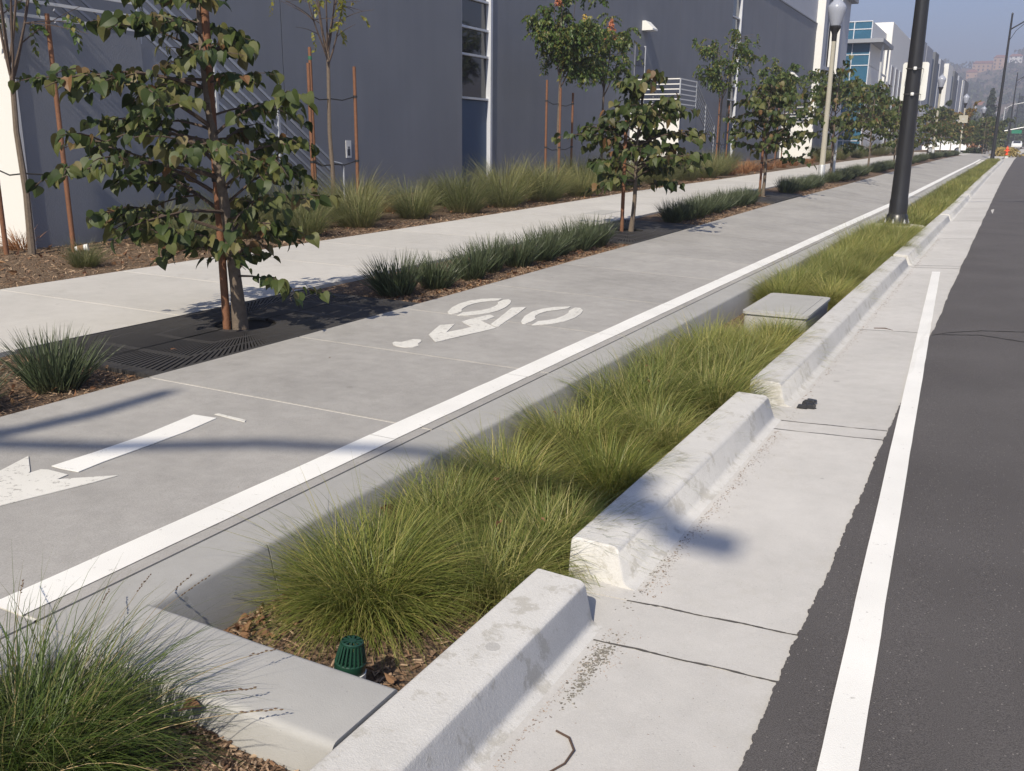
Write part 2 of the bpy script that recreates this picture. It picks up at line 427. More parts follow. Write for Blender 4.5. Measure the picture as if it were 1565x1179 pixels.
M['globe'] = plain('frosted_globe', (.30, .32, .38), .25, 0, .03)
M['galv'] = plain('galvanised_steel', (.50, .51, .52), .45, .4, .1)
M['alu'] = plain('sign_back', (.62, .63, .62), .5, .1, .06)
M['white'] = plain('white_render', (.66, .66, .65), .8, 0, .03, .6)
M['wall'] = plain('grey_wall_paint', (.215, .222, .255), .85, 0, .05, .35, .25, 40, spec=.2)
def streak_wall(name, col):
    m, N, L, P = new_mat(name)
    g = N.new('ShaderNodeNewGeometry')
    mp = N.new('ShaderNodeMapping'); mp.inputs['Scale'].default_value = (2.2, 2.2, .16); L.new(g.outputs['Position'], mp.inputs['Vector'])
    n1 = N.new('ShaderNodeTexNoise'); n1.inputs['Scale'].default_value = 1.0; n1.inputs['Detail'].default_value = 8; n1.inputs['Roughness'].default_value = .65; L.new(mp.outputs[0], n1.inputs['Vector'])
    n2 = N.new('ShaderNodeTexNoise'); n2.inputs['Scale'].default_value = .5; n2.inputs['Detail'].default_value = 5; L.new(g.outputs['Position'], n2.inputs['Vector'])
    n3 = N.new('ShaderNodeTexNoise'); n3.inputs['Scale'].default_value = 45; n3.inputs['Detail'].default_value = 3; L.new(g.outputs['Position'], n3.inputs['Vector'])
    r1 = ramp(N, [(.25, [c * .95 for c in col]), (.75, [c * 1.045 for c in col])]); L.new(n1.outputs['Fac'], r1.inputs[0])
    r2 = ramp(N, [(.3, (.93, .93, .935)), (.7, (1.05, 1.05, 1.045))]); L.new(n2.outputs['Fac'], r2.inputs[0])
    mx = N.new('ShaderNodeMix'); mx.data_type = 'RGBA'; mx.blend_type = 'MULTIPLY'; mx.inputs[0].default_value = 1
    L.new(r1.outputs[0], mx.inputs[6]); L.new(r2.outputs[0], mx.inputs[7]); L.new(mx.outputs[2], P.inputs['Base Color'])
    P.inputs['Roughness'].default_value = .85; P.inputs['Specular IOR Level'].default_value = .2
    b = N.new('ShaderNodeBump'); b.inputs['Strength'].default_value = .3; b.inputs['Distance'].default_value = .01; L.new(n3.outputs['Fac'], b.inputs['Height']); L.new(b.outputs['Normal'], P.inputs['Normal'])
    return m
M['wall'] = streak_wall('grey_wall_paint', (.205, .215, .240))
M['wallup'] = plain('pale_grey_wall_paint', (.42, .44, .49), .85, 0, .04, .4, spec=.2)
M['wallmid'] = plain('mid_grey_wall_paint', (.26, .275, .31), .85, 0, .04, .4, spec=.2)
M['panel'] = plain('blue_grey_panel', (.29, .31, .36), .8, 0, .05, .4)
M['paneldark'] = plain('dark_grey_panel', (.115, .125, .14), .8, 0, .05, .4)
M['navy'] = plain('navy_panel_paint', (.028, .065, .135), .6, 0, .1, .8)
M['rail'] = plain('rail_paint', (.36, .38, .42), .45, .1, .08)
M['railgrey'] = plain('shadow_rail_paint', (.20, .21, .25), .5, 0, .08)
M['glassdark'] = glass_mat('dark_glass', (.012, .014, .020))
M['glassblue'] = glass_mat('blue_glass', (.035, .115, .19), .08)
M['frame'] = plain('window_frame', (.55, .57, .62), .5, .2, .05)
M['letter'] = plain('dark_lettering', (.04, .045, .06), .7)
M['doorpaint'] = plain('door_paint', (.125, .133, .165), .6, 0, .05)
M['drain'] = plain('green_plastic', (.010, .042, .026), .38, 0, .15, 30)
M['pvc'] = plain('white_pvc', (.75, .75, .70), .4)
M['twig'] = plain('twig_bark', (.08, .05, .035), .9, 0, .3, 40)
M['orange'] = plain('hydrant_paint', (.75, .085, .02), .45)
M['carwhite'] = plain('white_car_paint', (.70, .71, .72), .25)
M['tyre'] = plain('tyre_rubber', (.018, .018, .018), .8)
M['rim'] = plain('wheel_rim', (.35, .36, .37), .4, .6)
M['redlens'] = plain('red_lens', (.35, .015, .012), .3)
M['lamplens'] = plain('headlamp_lens', (.65, .67, .68), .15)
M['signgreen'] = plain('sign_green', (.0, .16, .085), .5)
M['hill'] = mulch_mat('dry_hillside', (.07, .06, .035), (.14, .105, .065), (.20, .15, .095))
M['terrain'] = plain('dry_ground', (.20, .16, .115), .95, 0, .3, 1.5)
M['tan'] = plain('tan_stucco', (.42, .27, .17), .9)
M['tile'] = plain('tile_roof', (.25, .10, .06), .9)
M['straw'] = plain('straw_stalk', (.36, .27, .13), .8)
M['seed'] = plain('seed_head', (.13, .085, .055), .9)
M['wrapper'] = plain('black_plastic', (.022, .022, .024), .4)
M['dirt'] = plain('gutter_dirt', (.13, .12, .10), .95, 0, .4, 60, .6, 200)

# ================================================================== GROUND
ys_long = list(np.concatenate([np.arange(-14, 60, 4), np.arange(60, 160, 8), np.arange(160, 421, 20)]))
def ribbon(name, x0, x1, ys, mat, dz, kind='structure', nx=1, parent=None):
    mb = MB(); xs = np.linspace(x0, x1, nx + 1)
    for y in ys:
        for x in xs: mb.v.append(W(float(x), float(y), dz))
    n = nx + 1
    for i in range(len(ys) - 1):
        for j in range(nx):
            a = i * n + j; mb.f.append((a, a + 1, a + 1 + n, a + n))
    o = mb.build(name, mat, parent)
    if kind: o['kind'] = kind
    return o

# terrain: one sheet to the horizon, below everything
tv, tf = [], []
txs = [-1600, -600, -200, -80, -40, -22, -14, -5, 0, 14, 30, 80, 200, 600, 1600]
tys = [-400, -100, -30, 0, 30, 60, 90, 130, 180, 260, 400, 700, 1000, 1500, 2600]
for y in tys:
    for x in txs:
        tv.append((x + cv(y) * (1 if abs(x) < 90 else 0), y, interp(ZR, y) - .55))
nt = len(txs)
for i in range(len(tys) - 1):
    for j in range(nt - 1):
        a = i * nt + j; tf.append((a, a + 1, a + 1 + nt, a + nt))
mb = MB(); mb.v, mb.f = tv, tf
o = mb.build('terrain', M['terrain']); o['kind'] = 'structure'

# road with a ragged paved edge lying over the gutter pan
mb = MB()
yy = -8.0; edge = []; walk_e = 0.0
while yy < 420:
    st = .012 if yy < 9 else (.06 if yy < 20 else (.4 if yy < 60 else 6))
    wob = .005 * math.sin(yy * 1.9) + .003 * math.sin(yy * 5.3 + 1)
    walk_e = max(-.008, min(.008, walk_e * .65 + random.gauss(0, .0019)))
    edge.append((-.455 + wob + walk_e + random.uniform(-.003, .003), yy)); yy += st * random.uniform(.5, 1.4)
rx = [None, 0.6, 3.0, 7.0, 13.0]
for (x, y) in edge:
    for xx in [x] + rx[1:]:
        zc = -.114 + .016 * min(xx + .46, 7)
        mb.v.append((xx + cv(y), y, interp(ZR, y) + zc))
n = 5
for i in range(len(edge) - 1):
    for j in range(4):
        a = i * n + j; mb.f.append((a, a + 1, a + 1 + n, a + n))
for i in range(len(edge) - 1):              # the lip
    a = mb.v[i * n]; b = mb.v[(i + 1) * n]
    mb.quad(a, b, (b[0], b[1], b[2] - .03), (a[0], a[1], a[2] - .03))
o = mb.build('road', M['asphalt']); o['kind'] = 'structure'
ribbon('far_pavement', 13.0, 17.0, ys_long, M['walk'], .12)

# gutter pan, cast in sections
gut = thing('gutter', None, None); gut['kind'] = 'structure'
gj = [-8, -1.2, 2.80, 3.14, 5.74, 5.95, 9.5, 15.0, 15.32, 20.2, 25.2, 25.5, 30.8, 35.8, 36.1, 48, 61, 61.3, 75, 90, 104, 120, 150, 190, 260, 420]
def gz(x):                                   # cross fall of the pan
    return -.152 + (x + 1.13) / (.67) * .030
for a, b in zip(gj[:-1], gj[1:]):
    mb = MB(); ny = max(1, int((b - a) / 4)); g2 = .0045
    for i in range(ny):
        y0 = a + (b - a) * i / ny + (g2 if i == 0 else 0); y1 = a + (b - a) * (i + 1) / ny - (g2 if i == ny - 1 else 0)
        lo, hi = [], []
        for (x, y) in ((-1.40, y0), (-.30, y0), (-.30, y1), (-1.40, y1)):
            p = W(x, y, gz(x)); hi.append(p); lo.append((p[0], p[1], p[2] - .12))
        mb.hexa(lo, hi)
    mb.build('gutter_slab', M['gutter'], gut)
for y in [q for q in gj if 0 < q < 65]:      # joints packed with dirt
    mb = MB(); w0 = .0045 if y < 10 else .008
    xs = np.linspace(-1.12, -.36, 40)
    for x in xs:
        c = y + .0035 * math.sin(x * 21 + y) + random.uniform(-.0012, .0012); h = w0 * random.uniform(.55, 1.35)
        mb.v.append(W(float(x), c - h, gz(float(x)) + .0016)); mb.v.append(W(float(x), c + h, gz(float(x)) + .0016))
    for i in range(39): mb.f.append((2 * i, 2 * i + 2, 2 * i + 3, 2 * i + 1))
    mb.build('joint', M['darkjoint'], gut)
# bike lane slabs
lane = thing('bike_lane', None, None); lane['kind'] = 'structure'
lj = [-9, -4.5, -1.2, 1.75, 4.24, 5.79, 7.30, 9.02, 11.0, 12.72, 14.3]
while lj[-1] < 88: lj.append(lj[-1] + 1.68)
def slabs(parent, joints, x0, x1, mat, thick=.12, gap=.009, ys_sub=6.0, name='slab'):
    for a, b in zip(joints[:-1], joints[1:]):
        mb = MB(); ny = max(1, int((b - a) / ys_sub))
        for i in range(ny):
            y0 = a + (b - a) * i / ny + (gap if i == 0 else 0); y1 = a + (b - a) * (i + 1) / ny - (gap if i == ny - 1 else 0)
            hi = [W(x, y) for (x, y) in ((x0, y0), (x1, y0), (x1, y1), (x0, y1))]
            lo = [(p[0], p[1], p[2] - thick) for p in hi]
            mb.hexa(lo, hi)
        mb.build(name, mat, parent)
slabs(lane, lj, -5.05, -2.7475, M['lane'])
ribbon('lane_joint_bed', -5.03, -2.76, [y for y in lj if y < 15], M['filler'], -.005)
ribbon('lane_base', -5.03, -2.76, lj, M['darkjoint'], -.05)
slabs(lane, [lj[-1], 108, 150, 200, 300], -5.05, -2.755, M['lane'], ys_sub=10)
slabs(lane, [90.6, 96, 102.5], -2.74, -1.42, M['walk'], name='apron_slab')

# pavement beside the wall bed
walk = thing('pavement', None, None); walk['kind'] = 'structure'
wj = [-9, -6, -3, -.6, 1.1, 2.7, 4.28, 5.93, 7.48, 9.25, 11.05, 13.0, 15.1]
while wj[-1] < 88: wj.append(wj[-1] + 1.9)
slabs(walk, wj, -9.2, -6.56, M['walk'])
ribbon('pavement_joint_bed', -9.18, -6.60, [y for y in wj if y < 16], M['filler'], -.005)
ribbon('pavement_base', -9.18, -6.60, wj, M['darkjoint'], -.05)
slabs(walk, [wj[-1], 104, 130, 170, 260], -9.2, -6.56, M['walk'], ys_sub=10)
# driveway crossing beyond the tree row
slabs(walk, [103.5, 112, 124], -6.54, -5.07, M['walk'], name='driveway_slab')
mb = MB()
for (x, y) in ((-30, 103.5), (-9.22, 103.5), (-9.22, 126), (-30, 126)): mb.v.append(W(x, y, 0) if x > -10 else (x + cv(y), y, interp(ZS, y) + .02))
mb.f.append((0, 1, 2, 3)); o = mb.build('driveway', M['walk']); o['kind'] = 'structure'

# planting strip soil, wall bed soil, sunken planter floor, near planter soil
ribbon('strip_soil', -6.55, -5.06, ys_long[:27], M['mulch'], -.035, nx=2)
ribbon('wall_bed_soil', -14.2, -9.21, ys_long[:32], M['soil'], -.02, nx=3)
ribbon('planter_floor', -2.75, -1.40, [1.98, 3, 5, 8, 12, 16, 20] + list(np.arange(24, 91, 4)), M['mulch'], -.235, nx=2)
mbn = MB()
nys = np.linspace(-6, 1.72, 40); nxs = np.linspace(-2.75, -1.40, 12)
for y in nys:
    for x in nxs:
        mbn.v.append((float(x), float(y), -.135 + .018 * math.sin(x * 7 + y * 5) + .012 * math.sin(x * 17 - y * 13)))
for i in range(39):
    for j in range(11):
        a = i * 12 + j; mbn.f.append((a, a + 1, a + 13, a + 12))
o = mbn.build('near_planter_soil', M['mulch'], smooth=True); o['kind'] = 'structure'

# ================================================================== KERBS
def round_poly(pts, r, n=4):
    """round the corners of an open polyline (x, z) whose radius entry is > 0"""
    out = []
    for i, (p, rr) in enumerate(zip(pts, r)):
        if rr == 0 or i in (0, len(pts) - 1): out.append(p); continue
        P = Vector(p); a = (Vector(pts[i - 1]) - P).normalized(); b = (Vector(pts[i + 1]) - P).normalized()
        ang = a.angle(b); d = rr / math.tan(ang / 2)
        p0, p1 = P + a * d, P + b * d
        for k in range(n + 1):
            t = k / n
            q = (1 - t) ** 2 * p0 + 2 * t * (1 - t) * P + t * t * p1
            out.append((q.x, q.y))
    return out
KP = round_poly([(-1.435, -.40), (-1.430, 0.0), (-1.222, -.004), (-1.165, -.140), (-1.105, -.156), (-1.105, -.26)], [0, .020, .040, .04, 0, 0], 6)
def kerb_piece(y0, y1, label, batter0=.05, batter1=.05):
    secs = []
    ys = [y0] + list(np.arange(math.ceil(y0 / 2.5) * 2.5 + .3, y1 - .4, 2.5)) + [y1]
    ring = []
    for i, y in enumerate(ys):
        sec = []
        for (x, z) in KP:
            yb = y
            if i == 0: yb = y + batter0 * min(1, max(0, (z + .155) / .155)) - batter0
            if i == len(ys) - 1: yb = y - batter1 * min(1, max(0, (z + .155) / .155)) + batter1
            wb = .0015 * math.sin(y * 3.1 + x * 9)
            sec.append((x + cv(y) + wb * .6, yb, interp(ZR, y) + z + wb))
        secs.append(sec)
    for end, sg in ((0, 1), (-1, -1)):       # eased arris at the ends
        s0 = secs[end]
        if True:
            ins = [(p[0] + (cv(ys[end]) - 1.33 - p[0]) * .0, p[1] + sg * .008, p[2]) for p in s0]
            cx_, cz_ = -1.33 + cv(ys[end]), interp(ZR, ys[end]) - .12
            shr = [(cx_ + (p[0] - cx_) * .96, p[1], cz_ + (p[2] - cz_) * .94) for p in s0]
            if end == 0: secs = [shr, ins] + secs[1:]
            else: secs = secs[:-1] + [ins, shr]
    mb = MB(); mb.sweep(secs)
    return tag(mb.build('kerb', M['kerb'], smooth=True), label, 'kerb', 'kerb blocks along the gutter')
kerb_piece(-8, 2.95, 'long weathered concrete kerb block nearest the camera, stained top, ending at the first gap', .05, -.05)
kerb_piece(3.28, 5.98, 'short concrete kerb block between the first and second gap, crossed by a lamp shadow', .05, -.02)
kerb_piece(6.36, 15.0, 'concrete kerb block past the second gap, beside the utility box')
kerb_piece(15.34, 25.2, 'concrete kerb block beside the big black pole on its round pad')
kerb_piece(25.52, 35.8, 'concrete kerb block just past the big black pole')
kerb_piece(36.12, 61.0, 'long distant concrete kerb block halfway to the far black pole')
kerb_piece(61.3, 89.5, 'farthest concrete kerb block ending at the planter nose')
kerb_piece(103, 230, 'concrete kerb beyond the crossing, beside the orange hydrant')

# kerb between bike lane and sunken planter
BK = round_poly([(-2.742, -.40), (-2.742, -.002), (-2.505, -.006), (-2.455, -.24), (-2.45, -.5)], [0, .006, .03, 0, 0], 4)
bkj = [-8, -3, 1.74, 2.62, 4.28, 5.82, 8.3, 11.0, 13.8, 16.6, 19.4, 22.2, 25, 28, 31, 34, 38, 42, 47, 52, 58, 64, 70, 77, 84, 90.5]
pk = thing('planter_kerb', 'long smooth grey concrete edge between the bike lane and the sunken planter', 'kerb')
for a, b in zip(bkj[:-1], bkj[1:]):
    mb = MB(); ny = max(1, int((b - a) / 2.5)); secs = []
    for i in range(ny + 1):
        y = a + (b - a) * i / ny + (.004 if i == 0 else 0) - (.004 if i == ny else 0)
        secs.append([(x + cv(y), y, interp(ZR, y) + z) for (x, z) in BK])
    mb.sweep(secs); mb.build('kerb_section', M['bikekerb'], pk, smooth=True)
mb = MB(); secs = []
for y in [-8, 0, 10, 20, 30, 45, 60, 75, 90]:
    secs.append([(x + cv(y), y, interp(ZR, y) + z) for (x, z) in ((-2.735, -.5), (-2.735, -.011), (-2.53, -.013), (-2.48, -.25), (-2.47, -.5))])
mb.sweep(secs); mb.build('joint_filler', M['filler'], pk)
# dark tooled seam between lane slabs and the edge strip is the slab gap itself, over this bed
ribbon('seam_bed', -2.747, -2.742, ys_long[:26], M['darkjoint'], -.006)

# cross kerb that closes the near end of the sunken planter
CK = round_poly([(1.685, -.45), (1.70, -.003), (2.015, -.003), (2.03, -.45)], [0, .03, .022, 0], 4)
mb = MB(); secs = []
for x in (-2.50, -2.3, -2.0, -1.7, -1.45, -1.436):
    secs.append([(x, y, z + (.010 if x < -2.2 else .004)) for (y, z) in CK])
mb.sweep(secs)
tag(mb.build('cross_kerb', M['bikekerb'], smooth=True), 'flat concrete cross kerb closing the near end of the sunken planter, beside the green drain', 'kerb')

# ================================================================== ROAD MARKINGS
def sheet(name, pts, mat, dz, label=None, cat=None, parent=None, lanez=None):
    mb = MB()
    top = [((x + cv(y)), y, (lanez(x, y) if lanez else zg(x, y)) + dz) for (x, y) in pts]
    mb.poly(top)
    m_ = len(top)
    for i in range(m_):
        a, b = top[i], top[(i + 1) % m_]
        mb.quad(a, b, (b[0], b[1], b[2] - .0035), (a[0], a[1], a[2] - .0035))
    o = mb.build(name, mat, parent)
    return tag(o, label, cat) if label else o
def ragged(ptsA, amp):
    return [(x + random.uniform(-amp, amp), y) for (x, y) in ptsA]
# bike-lane edge line: thick thermoplastic tape in lengths
el = thing('lane_line', 'solid white line along the bike lane edge, running far into the distance', 'lane line')
cuts = [1.74, 3.98, 5.6, 7.28, 9.0, 11, 13, 15, 17.5, 20, 23, 26, 29, 32, 36, 40, 45, 50, 56, 62, 68, 75, 82, 88]
for a, b in zip(cuts[:-1], cuts[1:]):
    n_ = 8 if b < 14 else 2
    ysq = np.linspace(a + .002, b - .002, n_)
    L_ = ragged([(-2.985, float(y)) for y in ysq], .003); R2 = ragged([(-2.815, float(y)) for y in ysq], .003)
    mb = MB()
    for (l, r) in zip(L_, R2):
        mb.v += [(l[0] + cv(l[1]), l[1], zg(l[0], l[1]) + .004), (r[0] + cv(r[1]), r[1], zg(r[0], r[1]) + .004)]
    for i in range(n_ - 1): mb.f.append((2 * i, 2 * i + 1, 2 * i + 3, 2 * i + 2))
    mb.build('line_length', M['paint'], el)
# road edge line, drifting toward the gutter
mb = MB()
ys_ = list(np.arange(-6, 14.5, .25)) + [14.5]
def roadz(x, y):
    return interp(ZR, y) + (-.114 + .016 * (x + .46) if x > -.46 else max(-.114, gz(x)) if x > -.50 else gz(x) + .002) + .005
for y in ys_:
    xl = -.155 - .0448 * y + random.uniform(-.001, .001); xr = xl + .108 + random.uniform(-.001, .001)
    for k in range(4):
        x = xl + (xr - xl) * k / 3
        mb.v.append((x + cv(y), y, roadz(x, y)))
for i in range(len(ys_) - 1):
    for k in range(3):
        a = i * 4 + k; mb.f.append((a, a + 1, a + 5, a + 4))
tag(mb.build('road_line', M['paint']), 'solid white road line on the asphalt, drifting onto the gutter pan ahead', 'lane line')

# thin dark ragged strips across the lane of asphalt
for (pp, lab) in (([(1425, 512), (1450, 508), (1500, 506), (1565, 509), (1600, 513)], 'thin dark streak crossing the asphalt beside the end of the road line, upper of two'), ([(1440, 511), (1500, 513), (1565, 524), (1600, 529)], 'thin dark streak crossing the asphalt beside the end of the road line, lower of two')):
    mb = MB(); P_ = []
    for (px, py) in pp:
        c = (px - 782.5, py - 589.5, 1400.0); v = [sum(RW[i][j] * c[j] for j in range(3)) for i in range(3)]; t_ = (-.10 - 1.6) / v[2]
        P_.append((v[0] * t_, v[1] * t_))
    n_ = 0
    for i in range(len(P_) - 1):
        for k in range(8):
            u = k / 8; x = P_[i][0] * (1 - u) + P_[i + 1][0] * u; y = P_[i][1] * (1 - u) + P_[i + 1][1] * u + random.uniform(-.008, .008); h = random.uniform(.006, .014)
            z = roadz(x - cv(y), y) - .002
            mb.v += [(x, y - h, z), (x, y + h, z)]; n_ += 1
    for i in range(n_ - 1): mb.f.append((2 * i, 2 * i + 2, 2 * i + 3, 2 * i + 1))
    tag(mb.build('road_streak', M['pit']), lab, 'road crack')

# bicycle symbol: stencil pieces, points measured on the lane
bs = thing('bicycle_symbol', 'white stencilled bicycle symbol with rider on the bike lane', 'bike symbol')
import_pts = []
def unproj(px, py, z=0.0):                   # where the photographed mark lies on the pavement (flat near the camera)
    c = (px - 782.5, py - 589.5, 1400.0)
    v = [sum(RW[i][j] * c[j] for j in range(3)) for i in range(3)]
    t = (z - 1.6) / v[2]
    return (v[0] * t, v[1] * t)
def mark(parent, name, pix, mat, dz=.004):
    pts = []
    for p in pix:
        q = unproj(*p)
        for _ in range(3): q = unproj(p[0], p[1], zg(q[0], q[1]))
        pts.append((q[0] - cv(q[1]), q[1]))
    return sheet(name, pts, mat, dz, parent=parent)
K = 360 / 1565
def z6(l): return [(560 + x * K, 430 + y * K) for (x, y) in l]
PW = M['paintworn']
mark(bs, 'wheel_arc', z6([(540, 205), (570, 175), (620, 150), (690, 130), (760, 120), (840, 116), (902, 117), (880, 128), (830, 133), (770, 138), (715, 150), (670, 165), (640, 182), (630, 195), (636, 202), (610, 212), (565, 222), (545, 218)]), PW)
mark(bs, 'wheel_arc', z6([(603, 230), (640, 210), (700, 203), (760, 196), (815, 184), (855, 168), (875, 152), (872, 142), (910, 126), (945, 122), (962, 132), (955, 150), (925, 175), (880, 196), (820, 212), (750, 222), (680, 228)]), PW)
mark(bs, 'wheel_arc', z6([(1027, 270), (1050, 235), (1100, 205), (1170, 185), (1250, 174), (1358, 170), (1340, 182), (1270, 192), (1205, 200), (1155, 215), (1122, 232), (1118, 245), (1125, 252), (1100, 268), (1055, 286), (1035, 284)]), PW)
mark(bs, 'wheel_arc', z6([(1097, 294), (1140, 268), (1200, 262), (1260, 250), (1310, 232), (1342, 212), (1345, 198), (1385, 178), (1420, 180), (1438, 196), (1425, 218), (1385, 245), (1320, 268), (1240, 284), (1160, 292)]), PW)
mark(bs, 'body_bar', z6([(488, 294), (588, 286), (530, 342), (650, 318), (697, 306), (640, 276), (632, 272), (680, 256), (750, 240), (800, 228), (825, 224), (850, 238), (800, 258), (760, 264), (862, 312), (790, 330), (700, 350), (580, 378), (458, 408), (414, 358), (450, 325)]), PW)
mark(bs, 'frame_bar', z6([(965, 178), (1063, 174), (1000, 222), (935, 262), (880, 302), (862, 304), (823, 290), (870, 255), (920, 215)]), PW)
mark(bs, 'rider_head', z6([(173, 412), (190, 404), (230, 408), (270, 398), (310, 388), (360, 390), (365, 402), (340, 420), (348, 430), (310, 440), (255, 442), (200, 434), (178, 424)]), PW)
# arrow head at the left edge, and the dash behind it
ar = thing('lane_arrow', 'white painted direction arrow on the bike lane, at the left edge of the photo', 'lane arrow')
K2 = 200 / 1474
def z5(l): return [(x * K2, 640 + y * K2) for (x, y) in l]
mark(ar, 'arrow_head', z5([(-1500, 1010), (-700, 740), (0, 595), (320, 428), (340, 600), (322, 622), (460, 578), (545, 582), (765, 638), (640, 692), (820, 678), (1330, 646), (1060, 722), (600, 838), (380, 892), (0, 988), (-900, 1120)]), PW)
dsh = mark(None, 'lane_dash', z5([(582, 540), (1080, 380), (1600, 200), (2180, -40), (2440, 0), (2100, 150), (1474, 380), (1150, 498), (885, 606), (690, 570)]), M['paint'])
tag(dsh, 'short white painted dash on the bike lane behind the arrow', 'lane mark')
tag(mark(None, 'faint_mark', [(328, 634), (334, 633), (376, 643), (374, 646)], PW), 'faint thin white paint streak beside the end of the dash', 'lane mark')

# ================================================================== GRASSES AND STRAPPY PLANTS
def blades(n, r0, L, spread, width, seg=5, seed=0, up=(.25, 1.0), droop=1.0, stiff=0.0, twist=.6, lmin=.55, off=(0, 0), bias=(0, 0), wobble=.10):
    g = np.random.default_rng(seed)
    phi = g.uniform(0, 2 * PI, n)
    phi = np.arctan2(np.sin(phi) + bias[1], np.cos(phi) + bias[0])
    rad = r0 * np.sqrt(g.uniform(0, 1, n))
    pa = phi + g.normal(0, .5, n)
    bx, by = off[0] + rad * np.cos(pa), off[1] + rad * np.sin(pa)
    ln = L * g.uniform(lmin, 1.0, n)
    lean = np.clip(g.beta(1.6, 1.5, n) * spread, 0, 1.5)       # angle from vertical at the root
    bend = droop * g.uniform(.5, 1.3, n) * (1 - stiff)
    t = np.linspace(0, 1, seg + 1)
    ang = lean[:, None] + bend[:, None] * t[None, :] ** 1.4
    ang = np.minimum(ang, 2.35)
    dl = ln[:, None] / seg
    dx = np.sin(ang) * dl; dz = np.cos(ang) * dl
    hx = np.concatenate([np.zeros((n, 1)), np.cumsum(dx[:, :-1], 1)], 1)
    hz = np.concatenate([np.zeros((n, 1)), np.cumsum(dz[:, :-1], 1)], 1)
    wob = g.normal(0, wobble, n)[:, None] * t[None, :] ** 1.5 * ln[:, None]
    cx, sx = np.cos(phi)[:, None], np.sin(phi)[:, None]
    X = bx[:, None] + hx * cx - wob * sx; Y = by[:, None] + hx * sx + wob * cx; Z = hz
    wd = width * g.uniform(.6, 1.25, n)[:, None] * (1 - t[None, :] ** 2.2 * .93) * (.55 + .45 * np.minimum(1, t[None, :] * 5)) / 2
    ta = phi + PI / 2 + g.normal(0, twist, n)
    tx, ty = np.cos(ta)[:, None] * wd, np.sin(ta)[:, None] * wd
    A = np.stack([X - tx, Y - ty, Z], -1); B = np.stack([X + tx, Y + ty, Z + wd * .15], -1)
    V = np.stack([A, B], 2).reshape(-1, 3)                     # n, seg+1, 2
    idx = np.arange(n)[:, None] * (seg + 1) * 2 + np.arange(seg)[None, :] * 2
    F = np.stack([idx, idx + 1, idx + 3, idx + 2], -1).reshape(-1, 4)
    rnd = np.repeat(g.uniform(0, .93, n), (seg + 1) * 2)
    tt = np.tile(np.repeat(t, 2), n)
    return V, F, rnd, tt
def tuft_mesh(name, mat, parts):
    Vs, Fs, Rs, Ts = [], [], [], []; off = 0
    for kw in parts:
        V, F, r, t = blades(**kw)
        Vs.append(V); Fs.append(F + off); Rs.append(r); Ts.append(t); off += len(V)
    return np_mesh(name, np.concatenate(Vs), np.concatenate(Fs), mat, {'rnd': np.concatenate(Rs), 't': np.concatenate(Ts)})
def sedge(name, mat, seed, n, L, width=.0042, dk=1.0):
    q = random.Random(seed); parts = []
    for k in range(6):
        a = k * 1.047 + q.uniform(-.4, .4); r = q.uniform(.05, .15); st = q.uniform(.25, .9)
        a2 = a + q.uniform(-.9, .9)
        parts.append(dict(n=int(n / 6 * q.uniform(.6, 1.4)), r0=.11, L=L * q.uniform(.75, 1.12), spread=q.uniform(.9, 1.45), width=width, seed=seed * 10 + k, droop=q.uniform(1.0, 1.75) * dk, seg=6,
                          off=(r * math.cos(a), r * math.sin(a)), bias=(st * math.cos(a2), st * math.sin(a2)), wobble=.16, lmin=.45))
    parts.append(dict(n=int(n * .2), r0=.24, L=L * .7, spread=1.5, width=width, seed=seed * 10 + 7, droop=.7, wobble=.2))
    parts.append(dict(n=80, r0=.15, L=L * 1.25, spread=1.0, width=width * .8, seed=seed * 10 + 8, droop=1.1, wobble=.12, lmin=.7, seg=6))
    return tuft_mesh(name, mat, parts)
SEDGE = [sedge('sedge_tuft', M['sedge'], 20 + i, 2700, .58) for i in range(6)]
SEDGEG = [sedge('sedge_tuft', M['sedgegreen'], 60 + i, 3300, .64) for i in range(2)]
SEDGEFAR = [tuft_mesh('sedge_tuft', M['sedge'], [dict(n=420, r0=.17, L=.50, spread=1.2, width=.011, seg=4, seed=80 + i, droop=1.05)]) for i in range(4)]
def place(mesh, name, x, y, dz, sc, label, cat, group, rz=None, szz=1.0):
    o = bpy.data.objects.new(name, mesh); COL.objects.link(o)
    o.location = W(x, y, dz); o.rotation_euler = (random.uniform(-.16, .16), random.uniform(-.16, .16), random.uniform(0, 6.28) if rz is None else rz)
    o.scale = (sc, sc, sc * szz)
    return tag(o, label, cat, group)
SG = 'sedge tufts in the sunken planter'
